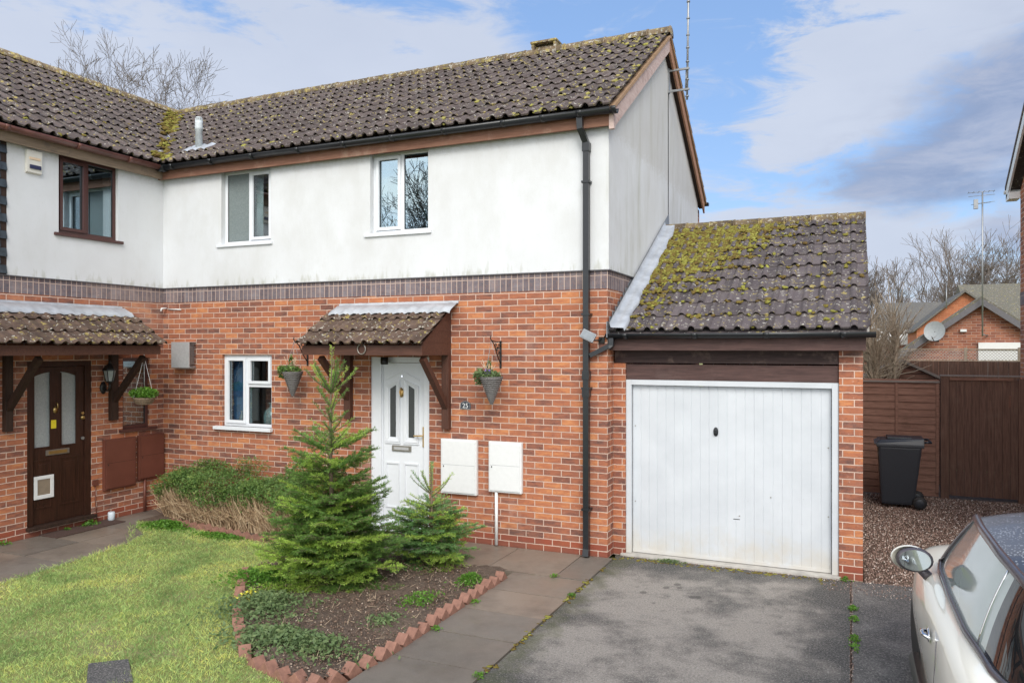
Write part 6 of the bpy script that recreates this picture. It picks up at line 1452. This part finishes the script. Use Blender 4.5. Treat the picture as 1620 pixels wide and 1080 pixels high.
# pollarded shrub behind the fence
rnd = random.Random(5); S = []; T_ = []
for k in range(7):
    a_ = rnd.uniform(0, 6.28); p = Vector((3.06+.07*math.cos(a_), 6.75+.07*math.sin(a_), 0)); q = p+Vector((.20*math.cos(a_), .12*math.sin(a_), rnd.uniform(2.3, 3.0))); T_.append((*p, *q, .045, .030))
    for j in range(95):
        z0 = rnd.uniform(.62, 1.0); s_ = p.lerp(q, z0); az_ = rnd.uniform(0, 6.28); d = Vector((math.cos(az_)*.62, math.sin(az_)*.5, rnd.uniform(.1, 1.5))).normalized(); L = rnd.uniform(.22, .85); m1 = s_+d*L*.5; e_ = m1+(d+Vector((rnd.gauss(0, .2), rnd.gauss(0, .2), .15))).normalized()*L*.5
        S.append((*s_, *m1, .008, .006)); S.append((*m1, *e_, .006, .003))
o = thing('pollarded_shrub', (3.06, 6.75, 0), 'pale leafless pollarded shrub behind the fence beside the garage gutter', 'shrub'); link_mesh('trunk', seg_mesh('trunk', T_, 7), 'twig_pale', o); link_mesh('twigs', seg_mesh('twigs', S, 4), 'twig_pale', o)

# ------------------------------------------------------------------ parked car
CX = 3.80
car = thing('parked_car', (CX, -3.1, 0), 'cream two-door car with rain-spotted dark roof parked on the drive at the right edge', 'car')
ys = np.array([-4.98, -4.90, -4.65, -4.25, -3.8, -3.3, -2.8, -2.4, -2.0, -1.65, -1.40, -1.28])
hw = np.array([.60, .74, .82, .845, .845, .84, .835, .83, .825, .79, .68, .52])     # half width at the belt bulge
wz = np.array([.80, .88, .93, .945, .94, .925, .905, .895, .885, .86, .80, .66])       # belt height
tz = np.array([.84, .92, .96, .97, .965, .95, .93, .95, .95, .92, .86, .70])       # centre-line height
b = MB(); NPT = 17; rows = []
for i, y in enumerate(ys):
    W, Zw, Zt = hw[i], wz[i], tz[i]; lo = .20 if 0 < i < len(ys)-1 else .32
    half = [(.0, lo), (W*.6, lo), (W*.90, lo+.01), (W*.975, lo+.10), (W*1.0, .40 if W > .7 else .44), (W*1.015, .58), (W*.995, Zw-.17), (W*.955, Zw-.045), (W*.90, Zw), (W*.80, Zw+.022), (W*.55, (Zw+.022+Zt)/2+.015), (0, Zt+.02)]
    full = [(-x, z) for x, z in half[::-1]]+[p for p in half[1:]]
    rows.append([(CX+x, y, z) for x, z in full])
m_ = len(rows[0]); b.v = [p for r_ in rows for p in r_]
for i in range(len(rows)-1):
    for j in range(m_): b.f.append((i*m_+j, i*m_+(j+1) % m_, (i+1)*m_+(j+1) % m_, (i+1)*m_+j)); b.sm.append(True); b.mi.append(0)
b.f += [tuple(range(m_)), tuple(range((len(rows)-1)*m_, len(rows)*m_))[::-1]]; b.sm += [True]*2; b.mi += [0]*2
body = b.build('body', 'paint', car); sm_ = body.modifiers.new('smooth', 'SUBSURF'); sm_.levels = 2; sm_.render_levels = 2
# greenhouse: side outline from A pillar to the rear, tilted inwards
def cabin(side, u):   # u 0..1 from windscreen base back; returns belt point and rail point
    yb = np.interp(u, [0, .12, .35, .6, .85, 1], [-2.36, -2.66, -3.3, -3.95, -4.5, -4.80]); yr = np.interp(u, [0, .12, .35, .6, .85, 1], [-2.95, -3.02, -3.45, -4.0, -4.40, -4.62])
    xb = np.interp(u, [0, .12, .35, .6, .85, 1], [.665, .70, .715, .71, .66, .55]); xr = np.interp(u, [0, .12, .35, .6, .85, 1], [.525, .545, .575, .57, .52, .43])
    zb = np.interp(yb, [-4.98, -4.25, -3.3, -2.4], [.93, .965, .95, .92]); zr = np.interp(u, [0, .12, .35, .6, .85, 1], [1.355, 1.372, 1.392, 1.385, 1.34, 1.26])
    return Vector((CX+side*xb, yb, zb)), Vector((CX+side*xr, yr, zr))
us_ = np.linspace(0, 1, 25)
for sd2, nm in ((-1, 'side_window'), (1, 'side_window')):
    b = MB()
    for u in us_:
        p, q = cabin(sd2, u)
        for k in range(7): t = k/6; c = p.lerp(q, t); c.x += sd2*.012*math.sin(math.pi*t)*1.0; b.v.append(tuple(c))
    for i in range(24):
        for k in range(6): b.f.append((i*7+k, i*7+k+1, (i+1)*7+k+1, (i+1)*7+k)); b.sm.append(True); b.mi.append(0 if i < 18 else 1)
    me = b.mesh(nm); link_mesh(nm, me, ['car_glass', 'dark_glass'], car)
    b = MB(); b.tube([tuple(cabin(sd2, u)[0]+Vector((sd2*.008, 0, .004))) for u in us_], .017, 8); b.build('belt_trim', 'rail', car)
    b = MB(); b.tube([tuple(cabin(sd2, 0)[0].lerp(cabin(sd2, 0)[1], t)+Vector((sd2*.012*math.sin(math.pi*t), .0, 0))) for t in np.linspace(0, 1, 7)]+[tuple(cabin(sd2, u)[1]) for u in us_[1:]], [.020]*7+[.024]*24, 8); b.build('roof_rail', 'rail', car)
    # chrome beading line and door pillar
    p, q = cabin(sd2, .70); b = MB(); b.tube([tuple(p.lerp(q, t)+Vector((sd2*(.012*math.sin(math.pi*t)+.003), 0, 0))) for t in np.linspace(0, 1, 7)], .006, 6); b.build('pillar_bead', 'chrome', car)
# roof skin
def roof_pt(u, s_):
    l_, r_ = cabin(-1, u)[1], cabin(1, u)[1]; c = l_.lerp(r_, (s_+1)/2); c.z += .055*(1-s_*s_); c.y += .14*(1-s_*s_)*(1-u)*(1 if u < .5 else .4)-.10*(1-s_*s_)*u; return c
b = MB(); ns_ = 17
for u in us_:
    for k in range(ns_): b.v.append(tuple(roof_pt(u, -1+2*k/(ns_-1))))
for i in range(24):
    for k in range(ns_-1): b.f.append((i*ns_+k, i*ns_+k+1, (i+1)*ns_+k+1, (i+1)*ns_+k)); b.sm.append(True); b.mi.append(1 if 4 <= k < ns_-5 and i < 20 else 0)
link_mesh('roof', b.mesh('roof'), ['wet_black', 'wet_silver'], car)
# windscreen and rear screen
for u, y_b, nm, bz in ((0, -2.10, 'windscreen', .95), (1, -4.90, 'rear_screen', .95)):
    b = MB()
    for k in range(13):
        s_ = -1+2*k/12; top = roof_pt(u, s_); bl_, brr = cabin(-1, u)[0], cabin(1, u)[0]; bot = bl_.lerp(brr, (s_+1)/2); bot.y += (.24 if u == 0 else -.10)*(1-s_*s_); bot.z = bz-.02*abs(s_)
        for t in range(6): b.v.append(tuple(bot.lerp(top, t/5)))
    for k in range(12):
        for t in range(5): b.f.append((k*6+t, k*6+t+1, (k+1)*6+t+1, (k+1)*6+t)); b.sm.append(True); b.mi.append(0)
    b.build(nm, 'dark_glass', car)
# wheels and sills
for (wx, wy, st) in ((CX-.705, -2.02, 4), (CX+.705, -2.02, 4), (CX-.705, -4.45, 0), (CX+.705, -4.45, 0)):
    sg = -1 if wx < CX else 1
    me = MB().lathe([(.20, -.095), (.27, -.10), (.300, -.085), (.308, -.04), (.308, .04), (.300, .085), (.27, .10), (.20, .095)], (0, 0, 0), 36, 'x').mesh('wheel')
    me.transform(Matrix.Translation((wx, wy, .308)) @ Matrix.Rotation(R(st), 4, 'Z')); wl = link_mesh('wheel', me, 'rubber', car)
    me = MB().lathe([(.03, .05), (.06, .085), (.19, .07), (.20, .03)], (0, 0, 0), 24, 'x').mesh('rim'); me.transform(Matrix.Translation((wx, wy, .308)) @ Matrix.Rotation(R(st)+(math.pi if sg < 0 else 0), 4, 'Z')); link_mesh('rim', me, 'steel', wl)
    b = MB(); pts = [(wx+sg*.088, wy+.345*math.cos(t_), .308+.345*math.sin(t_)) for t_ in np.linspace(-.25, math.pi+.25, 18)]; b.tube(pts, .020, 6); b.build('wheel_arch', 'black', car)
for sg in (-1, 1): b = MB(); b.tube([(CX+sg*.825, -4.05, .24), (CX+sg*.83, -2.42, .24)], .05, 6); b.build('sill_trim', 'black', car)
# door mirrors
for sg in (-1, 1):
    c = Vector((CX+sg*.855, -2.66, .985)); fx = Vector((-sg*.12, -1, .0)).normalized()
    b = MB(); n = 20; ring = []
    for (rr, dp_) in ((.082, -.010), (.094, 0), (.098, .02), (.090, .055), (.06, .085), (.02, .10)):
        ring.append([c+Vector((math.cos(t_)*rr*1.18, 0, math.sin(t_)*rr*.86))-fx*dp_ for t_ in np.linspace(0, math.tau, n, endpoint=False)])
    b.add([tuple(v) for r_ in ring for v in r_], [(i*n+j, i*n+(j+1) % n, (i+1)*n+(j+1) % n, (i+1)*n+j) for i in range(5) for j in range(n)]+[tuple(range(5*n, 6*n))], True)
    mo = b.build('door_mirror', 'rail', car)
    b = MB(); b.add([tuple(c+Vector((math.cos(t_)*.081*1.18, 0, math.sin(t_)*.081*.86))+fx*.006) for t_ in np.linspace(0, math.tau, 28, endpoint=False)], [tuple(range(28))]); b.build('mirror_glass', 'mirror', mo)
    b = MB(); b.tube([tuple(c+Vector((-sg*.03, .03, -.06))), (CX+sg*.76, -2.60, .86)], [.028, .036], 8); b.build('mirror_stalk', 'rail', mo)
    b = MB(); ring = [[c+(v-c)*1.03-fx*.012+Vector((sg*.024, 0, .005)) for v in r_] for r_ in ring[1:4]]; b.add([tuple(v) for r_ in ring for v in r_], [(i*n+j, i*n+(j+1) % n, (i+1)*n+(j+1) % n, (i+1)*n+j) for i in range(2) for j in range(n)]+[tuple(range(2*n, 3*n))], True); b.build('mirror_cap', 'paint', mo)
    dh = MB(); hx_, hy_ = CX+sg*.842, -3.50; dh.lathe([(.005, .0), (.036, .004), (.040, .010), (.03, .014)], (hx_-.004*sg, hy_, .775), 16, 'x', sx=1.9, sy=.9) if sg > 0 else dh.lathe([(.005, .0), (.036, -.004), (.040, -.010), (.03, -.014)], (hx_+.004, hy_, .775), 16, 'x', sx=1.9, sy=.9)
    dh.tube([(hx_, hy_-.075, .775), (hx_+sg*.035, hy_-.04, .785), (hx_+sg*.035, hy_+.03, .785), (hx_, hy_+.065, .775)], .011, 8); dh.build('door_handle', 'chrome', car)
for sg in (-1, 1):
    b = MB(); b.lathe([(.02, .06), (.08, .05), (.10, .0)], (CX+sg*.52, -1.36, .66), 18, 'y'); b.build('headlight', 'glass', car)
    MB().lathe([(.02, -.03), (.06, -.02), (.07, .02)], (CX+sg*.62, -4.93, .72), 14, 'y').build('tail_light', 'red_toy', car)
# door shut line
for sg in (-1, 1):
    b = MB(); b.tube([(CX+sg*.838, -3.86, .86), (CX+sg*.852, -3.86, .60), (CX+sg*.845, -3.86, .36)], .003, 4); b.build('door_gap', 'rail', car)
